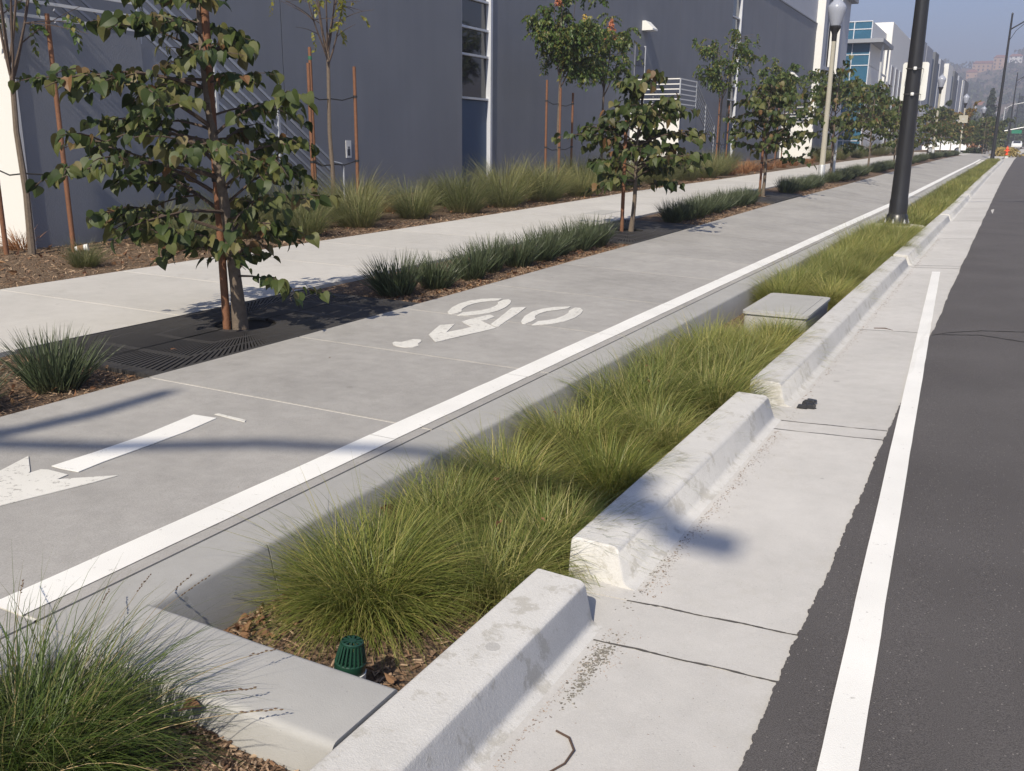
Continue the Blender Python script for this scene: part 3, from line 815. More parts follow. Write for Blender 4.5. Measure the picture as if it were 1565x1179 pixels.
near = [  # x, y, scale, mesh, label
 (-2.10, 2.76, .97, SEDGEG[0], 'large dark green sedge tuft spilling around the green drain cap'),
 (-1.70, 3.05, .80, SEDGE[5], 'sedge tuft tucked behind the end of the near kerb block'),
 (-2.15, 3.42, .85, SEDGE[4], 'yellow-green sedge tuft behind the big dark one by the drain'),
 (-1.63, 3.50, .86, SEDGE[0], 'sedge tuft hanging out through the first kerb gap'),
 (-2.12, 3.98, .92, SEDGE[1], 'sedge tuft against the planter edge, left of the short kerb block'),
 (-1.66, 4.30, .78, SEDGEG[1], 'deep green sedge tuft beside the middle of the short kerb block'),
 (-2.08, 4.85, .90, SEDGE[2], 'yellowing sedge tuft leaning over the planter edge'),
 (-1.68, 5.15, .82, SEDGE[3], 'sedge tuft spreading over the far half of the short kerb block'),
 (-2.05, 5.70, .92, SEDGE[4], 'straw-flecked sedge tuft in the middle of the planter'),
 (-1.66, 6.15, .86, SEDGE[0], 'sedge tuft at the second kerb gap'),
 (-2.10, 6.62, .92, SEDGE[1], 'sedge tuft with long straw blades against the planter edge past the second gap'),
 (-1.68, 7.02, .86, SEDGE[2], 'sedge tuft leaning onto the kerb past the second gap'),
 (-2.02, 7.50, .95, SEDGE[3], 'dense sedge tuft in mid planter, before the utility box'),
 (-1.66, 7.90, .85, SEDGE[4], 'green sedge tuft by the kerb, before the utility box'),
 (-2.10, 8.25, .70, SEDGE[0], 'low sedge tuft on the lane side, before the utility box'),
 (-1.70, 8.62, .66, SEDGEG[1], 'dark sedge tuft touching the near face of the utility box'),
]
for (x, y, sc, me, lab) in near: place(me, 'sedge_tuft', x, y, -.235, sc * (random.uniform(.98, 1.16) if y > 3.6 else 1), lab, 'grass tuft', SG, szz=random.uniform(.82, 1.05))
ORD = 'first second third fourth fifth sixth seventh eighth ninth tenth eleventh twelfth thirteenth fourteenth fifteenth sixteenth seventeenth eighteenth nineteenth twentieth twenty-first twenty-second twenty-third twenty-fourth'.split()
y = 10.9; k = 0
while y < 20.6:
    for x in (-2.12, -1.70):
        place(SEDGE[k % 6], 'sedge_tuft', x + random.uniform(-.06, .06), y + random.uniform(-.1, .1) + (.2 if x > -2 else 0), -.235, random.uniform(.74, 1.05),
              '%s sedge tuft, %s row past the utility box' % ('kerb-side' if x > -2 else 'lane-side', ORD[min(k // 2, 23)]), 'grass tuft', SG + ', middle stretch', szz=random.uniform(.85, 1.15)); k += 1
    y += .52
y = 22.4; k = 0
while y < 90:
    for x in (-2.12, -1.72):
        if y > 50 and random.random() < .12: continue
        place(SEDGEFAR[k % 4], 'sedge_tuft', x + random.uniform(-.08, .08), y + random.uniform(-.15, .15), -.235, random.uniform(.85, 1.08),
              '%s sedge tuft, %s row beyond the big black pole' % ('kerb-side' if x > -2 else 'lane-side', ORD[k // 2]) if k < 48 else 'sedge tuft in the far half of the long planter beyond the black pole', 'grass tuft', SG + ', far stretch'); k += 1
    y += .60 if y < 50 else .72
SEDGED = sedge('sedge_tuft', M['sedgedark'], 77, 4200, .66, dk=1.35)
# near planter tuft with seed stalks
t_ = place(SEDGED, 'sedge_tuft', -2.16, 1.24, -.15, .94, 'big dark sedge tuft with seed stalks at the bottom left corner', 'grass tuft', None, rz=.4)
place(SEDGED, 'sedge_tuft', -2.48, .95, -.135, .95, 'dark sedge tuft cut by the left edge at the bottom corner', 'grass tuft', None, rz=2.2)
place(SEDGEG[0], 'sedge_tuft', -2.55, .40, -.135, .9, 'sedge tuft behind the big one, mostly below the picture edge', 'grass tuft', None, rz=1.2)
def stalk(parent, base, tip, sag, r=.0016, seeds=9):
    b, e = Vector(base), Vector(tip); pts = []
    for i in range(9):
        t = i / 8; p = b.lerp(e, t); p.z += sag * math.sin(t * PI); pts.append(p)
    mb = MB(); mb.tube(pts, [r * (1 - .5 * i / 8) for i in range(9)], 4)
    s_ = mb.build('seed_stalk', M['straw'], parent)
    mb = MB()
    for i in range(seeds):
        t = .80 + .2 * i / seeds; j = min(7, int(t * 8)); p = pts[j].lerp(pts[j + 1], t * 8 - j)
        d = (pts[j + 1] - pts[j]).normalized(); off = Vector((random.uniform(-1, 1), random.uniform(-1, 1), random.uniform(-.5, 1))) * .004
        mb.tube([p + off, p + off + d * .006, p + off + d * .013], [.0012, .0030, .0006], 5)
    mb.build('seed_head', M['seed'], s_)
t_.rotation_euler = (0, 0, .4)
inv = Matrix.LocRotScale(t_.location, t_.rotation_euler.to_quaternion(), t_.scale).inverted()
for (a, b, sg) in [((-2.1, 1.4, .02), (-2.52, 2.05, .10), .05), ((-2.1, 1.4, .05), (-2.62, 1.95, .06), .05), ((-2.05, 1.4, .05), (-2.42, 2.15, .08), .06),
                   ((-2.2, 1.3, .05), (-2.95, 1.85, .06), .07), ((-2.15, 1.2, .05), (-2.85, 1.55, .12), .05), ((-2.0, 1.3, .0), (-1.75, 1.75, .05), .06),
                   ((-2.0, 1.35, .0), (-1.82, 1.95, .06), .06), ((-2.0, 1.25, 0), (-1.62, 1.72, .04), .05), ((-2.05, 1.2, 0), (-2.3, 2.12, .12), .07), ((-2.0, 1.1, 0), (-1.7, 1.42, -.02), .10)]:
    stalk(t_, inv @ Vector(a), inv @ Vector(b), sg)
mb = MB()
# flax clumps in the tree strip
FLAX = [tuft_mesh('flax_clump', M['flax'], [dict(n=430, r0=.16, L=.52, spread=.9, width=.013, seg=4, seed=100 + i, droop=.35, stiff=.3, twist=.9, lmin=.6)]) for i in range(5)]
FG = 'strappy flax clumps in the tree strip'
place(FLAX[0], 'flax_clump', -5.42, 3.80, -.04, .90, 'dark strappy flax clump in front of the near tree grate', 'strappy plant', FG)
place(FLAX[1], 'flax_clump', -5.44, 3.12, -.04, .85, 'dark strappy flax clump cut by the left edge of the photo', 'strappy plant', FG)
place(FLAX[2], 'flax_clump', -6.2, 2.4, -.04, .9, 'dark flax clump just outside the left edge', 'strappy plant', FG)
rows = [(8.0, 13.4, 'first row, between the first and second tree grates'), (17.4, 23.2, 'second row, between the second and third tree grates'), (27.2, 33.0, 'third row, in front of the first globe lamp'),
        (34.6, 42.6, 'fourth row, just past the first globe lamp'), (45.5, 52.5, 'fifth row, left of the black pole'), (55, 62, 'sixth row, far beyond the black pole'), (64, 72, 'seventh row, far along the strip'), (74.5, 84, 'eighth row, around the second globe lamp'), (86, 103, 'last row, before the driveway')]
for ri, (a, b, nm) in enumerate(rows):
    y = a; i = 0
    first = ['largest flax clump starting the first row, at the end of the near grate', 'smaller flax clump second in the first row', 'flax clump third in the first row, after a mulch gap',
             'flax clump fourth in the first row', 'flax clump fifth in the first row', 'flax clump sixth in the first row', 'flax clump seventh in the first row', 'flax clump eighth in the first row', 'flax clump ending the first row by the second tree', 'last flax clump of the first row, touching the second grate']
    while y < b:
        x = -5.62 + random.uniform(-.10, .10) if ri else (-5.60, -5.52, -5.50)[i % 3]
        place(FLAX[i % 5], 'flax_clump', x, y, -.04, random.uniform(.88, 1.06) if ri else (1.02, .86, .92, .98, .96, 1.0, .98, 1.04, 1.06, 1.0)[min(i, 9)],
              first[min(i, 9)] if ri == 0 else '%s flax clump in the %s' % (ORD[i], nm), 'strappy plant', FG if ri == 0 else FG + ', ' + nm.split(',')[0])
        i += 1; y += .62 if ri == 0 and i != 2 else (.78 if ri == 0 else .66 if ri < 5 else .95)
# muhly grass in the wall bed
MUH = [tuft_mesh('muhly_grass', M['muhly'], [dict(n=1000, r0=.30, L=1.25, spread=.95, width=.0075, seg=5, seed=120 + i, droop=.95, lmin=.35)]) for i in range(4)]
DEAD = [tuft_mesh('dead_grass', M['deadgrass'], [dict(n=230, r0=.22, L=.70, spread=1.2, width=.018, seg=4, seed=140 + i, droop=.6, lmin=.4)]) for i in range(2)]
mg = [(-9.95, 7.55, .42), (-10.2, 9.4, .70), (-10.6, 10.8, .85), (-11.2, 9.8, .7), (-9.9, 11.6, .72), (-10.8, 12.4, .95), (-11.6, 13.2, .9), (-10.1, 13.3, .85), (-10.9, 14.2, 1.0),
      (-11.9, 15.6, .8), (-10.2, 15.2, .75), (-9.9, 16.6, .85), (-11.0, 16.2, .8), (-10.6, 17.6, .95), (-9.95, 18.4, .8), (-11.4, 18.2, .8), (-10.4, 19.3, 1.15), (-9.9, 20.2, .9), (-11.2, 20.4, .95), (-10.3, 21.4, 1.0), (-9.85, 22.4, .85),
      (-11.3, 22.6, 1.0), (-10.4, 23.6, 1.1), (-9.9, 24.9, .95), (-11.2, 25.4, 1.0), (-10.2, 26.6, 1.0), (-11.0, 28, 1.1), (-9.9, 28.4, .95), (-10.3, 30, 1.05), (-11.4, 30.6, 1.0), (-9.95, 31.8, .9), (-10.8, 33, 1.05), (-10.0, 34.4, 1.0), (-11.3, 35.4, 1.0),
      (-10.2, 36.6, 1.0), (-10.9, 38.2, 1.0), (-11.6, 41.5, 1.0), (-11.9, 44, 1.0), (-10.2, 58, 1.0), (-10.6, 61, 1.1), (-10.1, 64, 1.0), (-10.6, 67, 1.1), (-10.2, 71, 1.0), (-10.4, 76, 1.1), (-10.2, 82, 1.1), (-10.6, 88, 1.2), (-10.2, 95, 1.2)]
for i, (x, y, sc) in enumerate(mg):
    lab = ('wispy low grass clump on the mulch at far left' if i == 0 else 'wispy green grass clump behind the big near tree' if y < 14.5 else
           'tall wispy grass clump below the first window strip' if y < 24 else 'tall wispy grass clump in the bed around the second bed tree' if y < 38.5 else 'wispy grass clump in the far wall bed')
    place(MUH[i % 4], 'muhly_grass', x, y, -.03, sc * (1.12 if i else 1), lab, 'grass clump', None if i == 0 else 'wispy grass clumps, ' + ('near' if y < 14.5 else 'window strip' if y < 24 else 'second tree' if y < 38.5 else 'far'), szz=.88)
for i, (x, y, sc, lab) in enumerate([(-12.6, 9.0, .8, 'brown dried grass clump behind the leftmost bed tree'), (-12.1, 8.2, .6, 'small dried grass clump at the left edge beside the tree trunk'), (-11.3, 15.9, .55, 'dried brown grass clump right of the staked tree behind the near tree'),
                                     (-10.0, 37.4, .9, 'dead rust-brown clump before the third bed tree'), (-9.9, 39.2, 1.0, 'dead rust-brown clump at the foot of the third bed tree'), (-10.1, 41.4, 1.0, 'dead rust-brown clump just past the third bed tree'),
                                     (-10.0, 43.8, .95, 'dead rust-brown clump left of the third street tree'), (-10.0, 46.6, .95, 'dead rust-brown clump behind the third street tree'), (-10.1, 50, .9, 'dead rust-brown clump right of the third street tree'), (-10.0, 53.5, .9, 'farthest dead rust-brown clump in the wall bed')]):
    place(DEAD[i % 2], 'dead_grass', x, y, -.03, sc, lab, 'dead grass', 'dead brown grass clumps')

# ================================================================== MULCH CHIPS AND DRY LEAVES (nobody could count them)
def chips(name, n, fx, fy, zf, size, mat, seed, flat=.35, kindname='stuff', aspect=(.08, .30)):
    g = np.random.default_rng(seed)
    x = fx(g, n); y = fy(g, n)
    V, F, Rn = [], [], []
    ln = size * g.uniform(.4, 1.3, n); wd = ln * g.uniform(*aspect, n); th = np.minimum(wd * .3, .0035)
    ya = g.uniform(0, 2 * PI, n); pi_ = g.normal(0, flat, n); ro = g.normal(0, flat, n)
    cube = np.array([(-1, -1, -1), (1, -1, -1), (1, 1, -1), (-1, 1, -1), (-.8, -.8, 1), (.85, -.7, 1), (.8, .8, 1), (-.85, .75, 1)], float) / 2
    faces = np.array([(4, 5, 6, 7), (0, 1, 5, 4), (1, 2, 6, 5), (2, 3, 7, 6), (3, 0, 4, 7)])
    P = cube[None] * np.stack([ln, wd, th], -1)[:, None, :]
    c, s_ = np.cos(pi_)[:, None], np.sin(pi_)[:, None]
    X = P[..., 0] * c + P[..., 2] * s_; Z = -P[..., 0] * s_ + P[..., 2] * c; Yv = P[..., 1]
    c, s_ = np.cos(ro)[:, None], np.sin(ro)[:, None]
    Y2 = Yv * c - Z * s_; Z2 = Yv * s_ + Z * c
    c, s_ = np.cos(ya)[:, None], np.sin(ya)[:, None]
    X3 = X * c - Y2 * s_; Y3 = X * s_ + Y2 * c
    z0 = np.array([zf(a, b) for a, b in zip(x, y)])
    xc = np.array([a + cv(b) for a, b in zip(x, y)])
    V = np.stack([X3 + xc[:, None], Y3 + y[:, None], Z2 + z0[:, None]], -1).reshape(-1, 3)
    F = (np.arange(n)[:, None, None] * 8 + faces[None]).reshape(-1, 4)
    me = np_mesh(name, V, F, mat, {'rnd': np.repeat(g.uniform(0, 1, n), 8)})
    o = link(name, me); o['kind'] = 'stuff'
    return o
U = lambda a, b: (lambda g, n: g.uniform(a, b, n))
nz = lambda x, y: -.128 + .018 * math.sin(x * 7 + y * 5) + .012 * math.sin(x * 17 - y * 13)
chips('bark_chips', 5200, U(-2.45, -1.44), U(.7, 1.69), nz, .034, M['chip'], 1)
chips('bark_chips', 2400, U(-2.44, -1.44), U(2.03, 3.5), lambda x, y: -.225, .032, M['chip'], 2)
chips('bark_chips', 3000, U(-2.44, -1.40), U(3.5, 10), lambda x, y: -.222, .034, M['chip'], 3)
chips('bark_chips', 3200, U(-6.5, -5.10), U(1.2, 4.28), lambda x, y: zg(x, y) - .022, .036, M['chip'], 4)
chips('bark_chips', 4200, lambda g, n: -5.07 - np.abs(g.normal(0, .28, n)), U(7.62, 14), lambda x, y: zg(x, y) - .022, .04, M['chip'], 5)
chips('bark_chips', 2500, lambda g, n: -5.07 - np.abs(g.normal(0, .3, n)), U(17.2, 34), lambda x, y: zg(x, y) - .02, .06, M['chip'], 6)
chips('bark_chips', 6000, U(-12.6, -9.24), U(5.5, 13), lambda x, y: zg(x, y) - .01, .055, M['chip'], 7)
chips('bark_chips', 4000, lambda g, n: -9.24 - np.abs(g.normal(0, .5, n)), U(12, 34), lambda x, y: zg(x, y) - .01, .07, M['chip'], 8)
chips('gutter_grit', 500, lambda g, n: -1.10 + np.abs(g.normal(0, .02, n)), U(1.4, 2.9), lambda x, y: gz(x) + .002, .007, M['chip'], 31, .2)
chips('gutter_grit', 800, lambda g, n: -1.10 + np.abs(g.normal(0, .035, n)), U(3.2, 5.7), lambda x, y: interp(ZR, y) + gz(x) + .002, .008, M['chip'], 16, .2)
chips('gutter_grit', 900, lambda g, n: -1.10 + np.abs(g.normal(0, .03, n)), U(6, 20), lambda x, y: interp(ZR, y) + gz(x) + .002, .012, M['chip'], 17, .2)
chips('gutter_grit', 300, lambda g, n: g.normal(-1.03, .035, n), lambda g, n: g.normal(2.72, .10, n), lambda x, y: gz(x) + .002, .007, M['chip'], 18, .2)
M['dirtgrit'] = leafy('dark_grit', [(0, (.12, .11, .095)), (1, (.24, .225, .19))], .95, 0)
for (gx, gy, sx_, sy_, n_) in ((-1.06, 2.68, .020, .08, 260), (-1.045, 2.48, .014, .05, 110), (-.99, 1.93, .02, .03, 70), (-1.10, 3.5, .02, .25, 160), (-1.09, 6.1, .03, .12, 140)):
    chips('gutter_dirt', n_, lambda g, n: g.normal(gx, sx_, n) - .1 * 0, lambda g, n: g.normal(gy, sy_, n), lambda x, y: gz(x) + .002, .009, M['dirtgrit'], int(gy * 100), .2, aspect=(.4, .9))
chips('lane_grit', 260, U(-4.9, -3.0), U(1.2, 9), lambda x, y: zg(x, y) + .001, .006, M['chip'], 19, .2)
chips('gutter_grit', 260, U(-1.1, -.5), U(1.5, 9), lambda x, y: gz(x) + .002, .006, M['chip'], 20, .2)

# ================================================================== TREE GRATES
def grate(yc, label, xc=-5.80):
    z0 = zg(xc, yc)
    t = thing('tree_grate', label, 'tree grate', (xc + cv(yc), yc, z0), 0, 'cast iron tree grates')
    # follow the ground: tilt by the local slopes
    sx = (zg(xc + .7, yc) - zg(xc - .7, yc)) / 1.4; sy = (zg(xc, yc + 1.6) - zg(xc, yc - 1.6)) / 3.2
    t.rotation_euler = (math.atan(sy), -math.atan(sx), -math.atan(2 * CURV * yc))
    HX, HY, r0 = .735, 1.64, .27
    N_ = 104
    def pt(a, s):
        c, d = math.cos(a), math.sin(a)
        k = min(HX / abs(c) if abs(c) > 1e-6 else 1e9, HY / abs(d) if abs(d) > 1e-6 else 1e9)
        r = r0 + (k - r0) * s
        return (r * c, r * d)
    bands = [0, .05, .30, .345, .62, .665, .93, 1.0]
    for side in (1, -1):
        mb = MB()
        for i in range(N_):
            a0 = -PI / 2 + PI * i / N_; a1 = -PI / 2 + PI * (i + 1) / N_
            for j in range(7):
                s0, s1 = bands[j], bands[j + 1]
                e = a1 if j % 2 == 0 else a0 + (a1 - a0) * .58
                q = [pt(a0, s0), pt(a0, s1), pt(e, s1), pt(e, s0)]
                q = [(max(x, .012) * side, y) for (x, y) in q]
                if side < 0: q = q[::-1]
                hi = [(x, y, .0) for (x, y) in q]; lo = [(x, y, -.022) for (x, y) in q]
                mb.hexa(lo, hi)
        mb.build('grate_panel', M['iron'], t)
    mb = MB()
    for (x0, x1, y0, y1) in ((-.75, -.738, -1.66, 1.66), (.738, .75, -1.66, 1.66), (-.738, .738, -1.66, -1.643), (-.738, .738, 1.643, 1.66)):
        mb.box(x0, x1, y0, y1, -.06, .003)
    mb.build('grate_frame', M['iron'], t)
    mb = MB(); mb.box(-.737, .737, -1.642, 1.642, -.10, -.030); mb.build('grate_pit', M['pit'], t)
grate(5.96, 'near black iron tree grate under the big foreground tree')
grate(15.35, 'black iron tree grate under the second street tree')
grate(25.1, 'black iron tree grate under the third street tree')

# ================================================================== TREES
def heart_leaf():
    # folded heart: midrib along +Y from the stalk, tip at (0,1)
    half = [(0, 0), (.20, -.10), (.42, .02), (.50, .25), (.42, .52), (.22, .78), (0, 1.02)]
    mid = [(0, 0, 0), (0, .25, .0), (0, .52, -.04), (0, .78, -.11), (0, 1.02, -.24)]
    v, f = [], []
    for sgn in (1, -1):
        b = len(v)
        v += [(sgn * x, y, .34 * abs(x) - .20 * y * y * (1 if y > .5 else .3)) for (x, y) in half[1:-1]]
        m0 = len(v); v += mid
        q = [(m0, b, b + 1), (m0, b + 1, m0 + 1), (m0 + 1, b + 1, b + 2), (m0 + 1, b + 2, b + 3, m0 + 2), (m0 + 2, b + 3, b + 4, m0 + 3), (m0 + 3, b + 4, m0 + 4)]
        f += [tuple(t) if sgn > 0 else tuple(reversed(t)) for t in q]
    return v, f
HV, HF = heart_leaf()
HVn = np.array(HV, float)
LEAFM = []
for i in range(3):
    vv = HVn.copy(); vv[:, 2] += (.05 - .06 * i) * vv[:, 1] ** 2 + .03 * i * np.sin(vv[:, 0] * 7)
    me = bpy.data.meshes.new('leaf'); me.from_pydata([tuple(p) for p in vv], [], HF)
    me.polygons.foreach_set('use_smooth', [True] * len(me.polygons)); me.materials.append(M['redbud']); LEAFM.append(me)
HTri = []
for f in HF:
    for k in range(1, len(f) - 1): HTri.append((f[0], f[k], f[k + 1]))
HTri = np.array(HTri)
def leaf_frame(pos, out, size, g, lo=.35, hi=1.25):
    """a leaf hanging from pos, tip outward and down"""
    d = Vector((out[0], out[1], 0))
    if d.length < 1e-4: d = Vector((1, 0, 0))
    d.normalize()
    dip = g.uniform(lo, hi)
    y = (d * math.cos(dip) + Vector((0, 0, -1)) * math.sin(dip)).normalized()
    up = Vector((0, 0, 1)) + Vector((g.normal(0, .45), g.normal(0, .45), 0)); up.normalize()
    x = y.cross(up).normalized(); z = x.cross(y)
    m = Matrix((x, y, z)).transposed().to_4x4()
    m = m @ Matrix.Rotation(g.normal(0, .35), 4, 'Y')
    return Matrix.Translation(pos) @ m @ Matrix.Scale(size, 4)
def grow(g, base, H, crown0, crown_r, nb, profile, lean=(0, 0), sub=3, leaf=.115, leaf_step=.07, trunk_r=.045, skew=(0, 0), elev=(.25, .75)):
    """trunk polyline, branch polylines with radii, leaf matrices"""
    tr = []
    for i in range(10):
        t = i / 9
        tr.append(Vector((base[0] + lean[0] * t + .02 * math.sin(t * 7), base[1] + lean[1] * t + .02 * math.cos(t * 6), base[2] + H * t)))
    def on_trunk(z):
        t = min(1, max(0, (z - base[2]) / H)) * 9; i = min(8, int(t)); return tr[i].lerp(tr[i + 1], t - i)
    branches, leaves = [], []
    for k in range(nb):
        u = (k + g.uniform(0, .9)) / nb
        z = base[2] + crown0 + (H - crown0) * u * .96
        p = on_trunk(z); az = k * 2.399 + g.uniform(-.5, .5)
        dirx, diry = math.cos(az), math.sin(az)
        L = crown_r * profile(u) * g.uniform(.75, 1.12) * (1 + skew[0] * dirx + skew[1] * diry)
        if L < .12: L = .12
        el = g.uniform(*elev) * (1 if u < .8 else 1.6)
        pts = [p]; n_ = 7
        a = az
        for i in range(1, n_ + 1):
            t = i / n_; a += g.normal(0, .10)
            e = el - t * t * g.uniform(.5, 1.0)
            pts.append(pts[-1] + Vector((math.cos(a) * math.cos(e), math.sin(a) * math.cos(e), math.sin(e))) * (L / n_))
        r = max(.005, .016 * L / crown_r)
        branches.append((pts, [r * (1 - .8 * i / n_) for i in range(n_ + 1)]))
        twigs = [(pts, .32)]
        for q in range(sub):
            i = int(g.integers(2, n_)); s0 = pts[i]; sa = a + g.choice((-1, 1)) * g.uniform(.5, 1.2); sl = L * g.uniform(.28, .55)
            sp = [s0]; ee = g.uniform(.0, .6)
            for j in range(1, 5):
                sa += g.normal(0, .12); ee -= .16
                sp.append(sp[-1] + Vector((math.cos(sa) * math.cos(ee), math.sin(sa) * math.cos(ee), math.sin(ee))) * sl / 4)
            branches.append((sp, [r * .5 * (1 - .7 * j / 4) for j in range(5)])); twigs.append((sp, .15))
        for (pp, start) in twigs:
            seglen = sum((pp[i + 1] - pp[i]).length for i in range(len(pp) - 1)); m_ = max(2, int(seglen * (1 - start) / leaf_step))
            for j in range(m_):
                t = (start + (1 - start) * (j + g.uniform(0, 1)) / m_) * (len(pp) - 1); i = min(len(pp) - 2, int(t))
                pos = pp[i].lerp(pp[i + 1], t - i); d = (pp[i + 1] - pp[i]).normalized()
                sd = Vector((-d.y, d.x, 0)) * (1 if j % 2 else -1)
                out = d * .5 + sd * g.uniform(.4, 1.1) + Vector((g.normal(0, .3), g.normal(0, .3), 0))
                pet = Vector((out.x, out.y, g.uniform(-.2, .5))).normalized() * leaf * g.uniform(.2, .5)
                leaves.append(leaf_frame(pos + pet, out, leaf * g.uniform(.5, 1.12), g))
    return tr, branches, leaves
def merge_leaves(name, mats, g, mat, parent, kind='stuff', V0=HVn, T0=HTri):
    n = len(mats)
    if n == 0: return
    A = np.array([[list(r) for r in m] for m in mats])
    V = np.einsum('nij,vj->nvi', A[:, :3, :3], V0) + A[:, None, :3, 3]
    F = (np.arange(n)[:, None, None] * len(V0) + T0[None]).reshape(-1, 3)
    me = np_mesh(name, V.reshape(-1, 3), F, mat, {'rnd': np.repeat(g.uniform(0, 1, n), len(V0))}, smooth=True)
    o = link(name, me, parent)
    if kind: o['kind'] = kind
    return o
def redbud(x, y, label, seed, H, crown0, cr, nb, lean=(0, 0), single=300, skew=(0, 0), trunks=1, prof=None, leaf=.115, step=.07, sub=3, trunk_r=.045, elev=(.25, .75)):
    g = np.random.default_rng(seed)
    loc = Vector(W(x, y, -.03))
    t = thing('redbud_tree', label, 'tree', loc, 0, None)
    prof = prof or (lambda u: (.75 + .55 * math.sin(min(1, u * 1.5) * PI * .75)) * (1 - u ** 2.2 * .72))
    tr, br, lv = grow(g, (0, 0, 0), H, crown0, cr, nb, prof, lean, sub, leaf, step, trunk_r, skew, elev)
    mb = MB(); mb.tube(tr, [trunk_r * (1.25 if i == 0 else 1.0) * (1 - .80 * i / 9) + .004 for i in range(10)], 9)
    if trunks > 1:
        mb.tube([Vector((.045, -.02, 0)), Vector((.075, .0, .5)), Vector((.06, .03, 1.0)), Vector((.12, .1, 1.6))], [trunk_r * .7, trunk_r * .62, trunk_r * .5, .012], 8)
    mb.build('trunk', M['bark'], t, smooth=True)
    mb = MB()
    for (pp, rr) in br: mb.tube(pp, rr, 5, cap=False)
    mb.build('branches', M['barkdark'], t, smooth=True)
    camp = Vector((0, 0, 1.6)) - loc
    lv.sort(key=lambda m: (m.translation - camp).length)
    if single:
        for i, m in enumerate(lv[:single]):
            o = bpy.data.objects.new('leaf', LEAFM[i % 3]); COL.objects.link(o); o.parent = t; o.matrix_local = m
    merge_leaves('foliage', lv[single:], g, M['redbud'], t)
    return t
p1 = lambda u: (.72 + .62 * math.sin(min(1, u * 2.2 + .15) * PI * .62)) * (1 - u ** 1.6 * .66)
redbud(-5.78, 5.86, 'large redbud tree with heart-shaped leaves in the left foreground, over the near grate', 11, 3.25, .46, .98, 50, lean=(-.14, -.10), trunks=1, trunk_r=.055, prof=lambda u: float(np.interp(u, [0, .12, .35, .55, .75, 1], [.80, 1.08, 1.16, .98, .55, .28])), sub=4, leaf=.112, step=.046, skew=(-.12, -.16), elev=(.08, .7))
redbud(-5.78, 15.42, 'redbud tree with rounded leaves over the second grate', 12, 2.44, .76, .96, 37, lean=(.10, .05), prof=p1, sub=4, leaf=.155, step=.064, skew=(.08, 0), trunk_r=.04, elev=(.1, .9))
redbud(-5.78, 25.2, 'olive-leaved redbud tree over the third grate', 13, 2.85, .85, 1.08, 30, prof=p1, sub=4, leaf=.16, step=.075, single=0, elev=(.1, .9))
ordn = ['fourth', 'fifth', 'sixth', 'seventh', 'eighth', 'ninth', 'tenth']
wh = ['beside the first globe lamp post', 'past the marker post, seen left of the black pole', 'hidden partly by the black pole', 'just right of the black pole', 'beside the second globe lamp post', 'before the parked white car', 'last before the driveway']
for i, y in enumerate([35.3, 44.8, 54.3, 63.8, 73.4, 84, 95]):
    redbud(-5.78, y, '%s redbud of the street row, %s' % (ordn[i], wh[i]), 30 + i, (3.9, 3.5, 3.5, 3.4, 3.3, 3.4, 3.4)[i], .9, (1.55, 1.45, 1.4, 1.4, 1.35, 1.4, 1.4)[i], 27, prof=p1, sub=3, leaf=.19, step=.11, single=0, elev=(.1, .9))
for i, (x, y) in enumerate([(-4.1, 118), (-4.2, 127), (-4.3, 137), (-4.2, 150)]):
    redbud(x, y, ['first', 'second', 'third', 'fourth'][i] + ' redbud beyond the driveway, near the far globe lamps', 50 + i, 4.0, .9, 1.6, 26, prof=p1, sub=3, leaf=.27, step=.16, single=0, elev=(.1, .9))

def leaf_litter(n, fx, fy, zf, size, seed):
    g = np.random.default_rng(seed); ms = []
    for i in range(n):
        y = float(fy(g, 1)[0]); x = float(fx(g, 1)[0])
        m = Matrix.Rotation(g.uniform(0, 6.28), 4, 'Z') @ Matrix.Rotation(g.normal(0, .5), 4, 'X') @ Matrix.Rotation(g.normal(0, .6), 4, 'Y') @ Matrix.Diagonal((g.uniform(.5, .9), 1, g.uniform(-2, 2.5), 1))
        ms.append(Matrix.Translation((x + cv(y), y, zf(x, y))) @ m @ Matrix.Scale(size * g.uniform(.5, 1.2), 4))
    merge_leaves('dry_leaves', ms, g, M['dryleaf'], None)
leaf_litter(120, lambda g, n: -2.42 + np.abs(g.normal(0, .09, n)), U(2.1, 2.9), lambda x, y: -.205, .034, 11)
leaf_litter(70, U(-2.44, -1.44), U(2.0, 6), lambda x, y: -.20, .045, 12)
leaf_litter(110, U(-6.3, -5.1), U(2, 4.3), lambda x, y: zg(x, y) - .01, .05, 13)
leaf_litter(110, lambda g, n: -5.1 - np.abs(g.normal(0, .18, n)), U(7.7, 13.5), lambda x, y: zg(x, y) - .01, .055, 14)
leaf_litter(420, U(-12.5, -9.3), U(6, 40), lambda x, y: zg(x, y) + .01, .085, 15)
leaf_litter(7, U(-2.3, -1.6), U(3, 8), lambda x, y: .02, .032, 16)

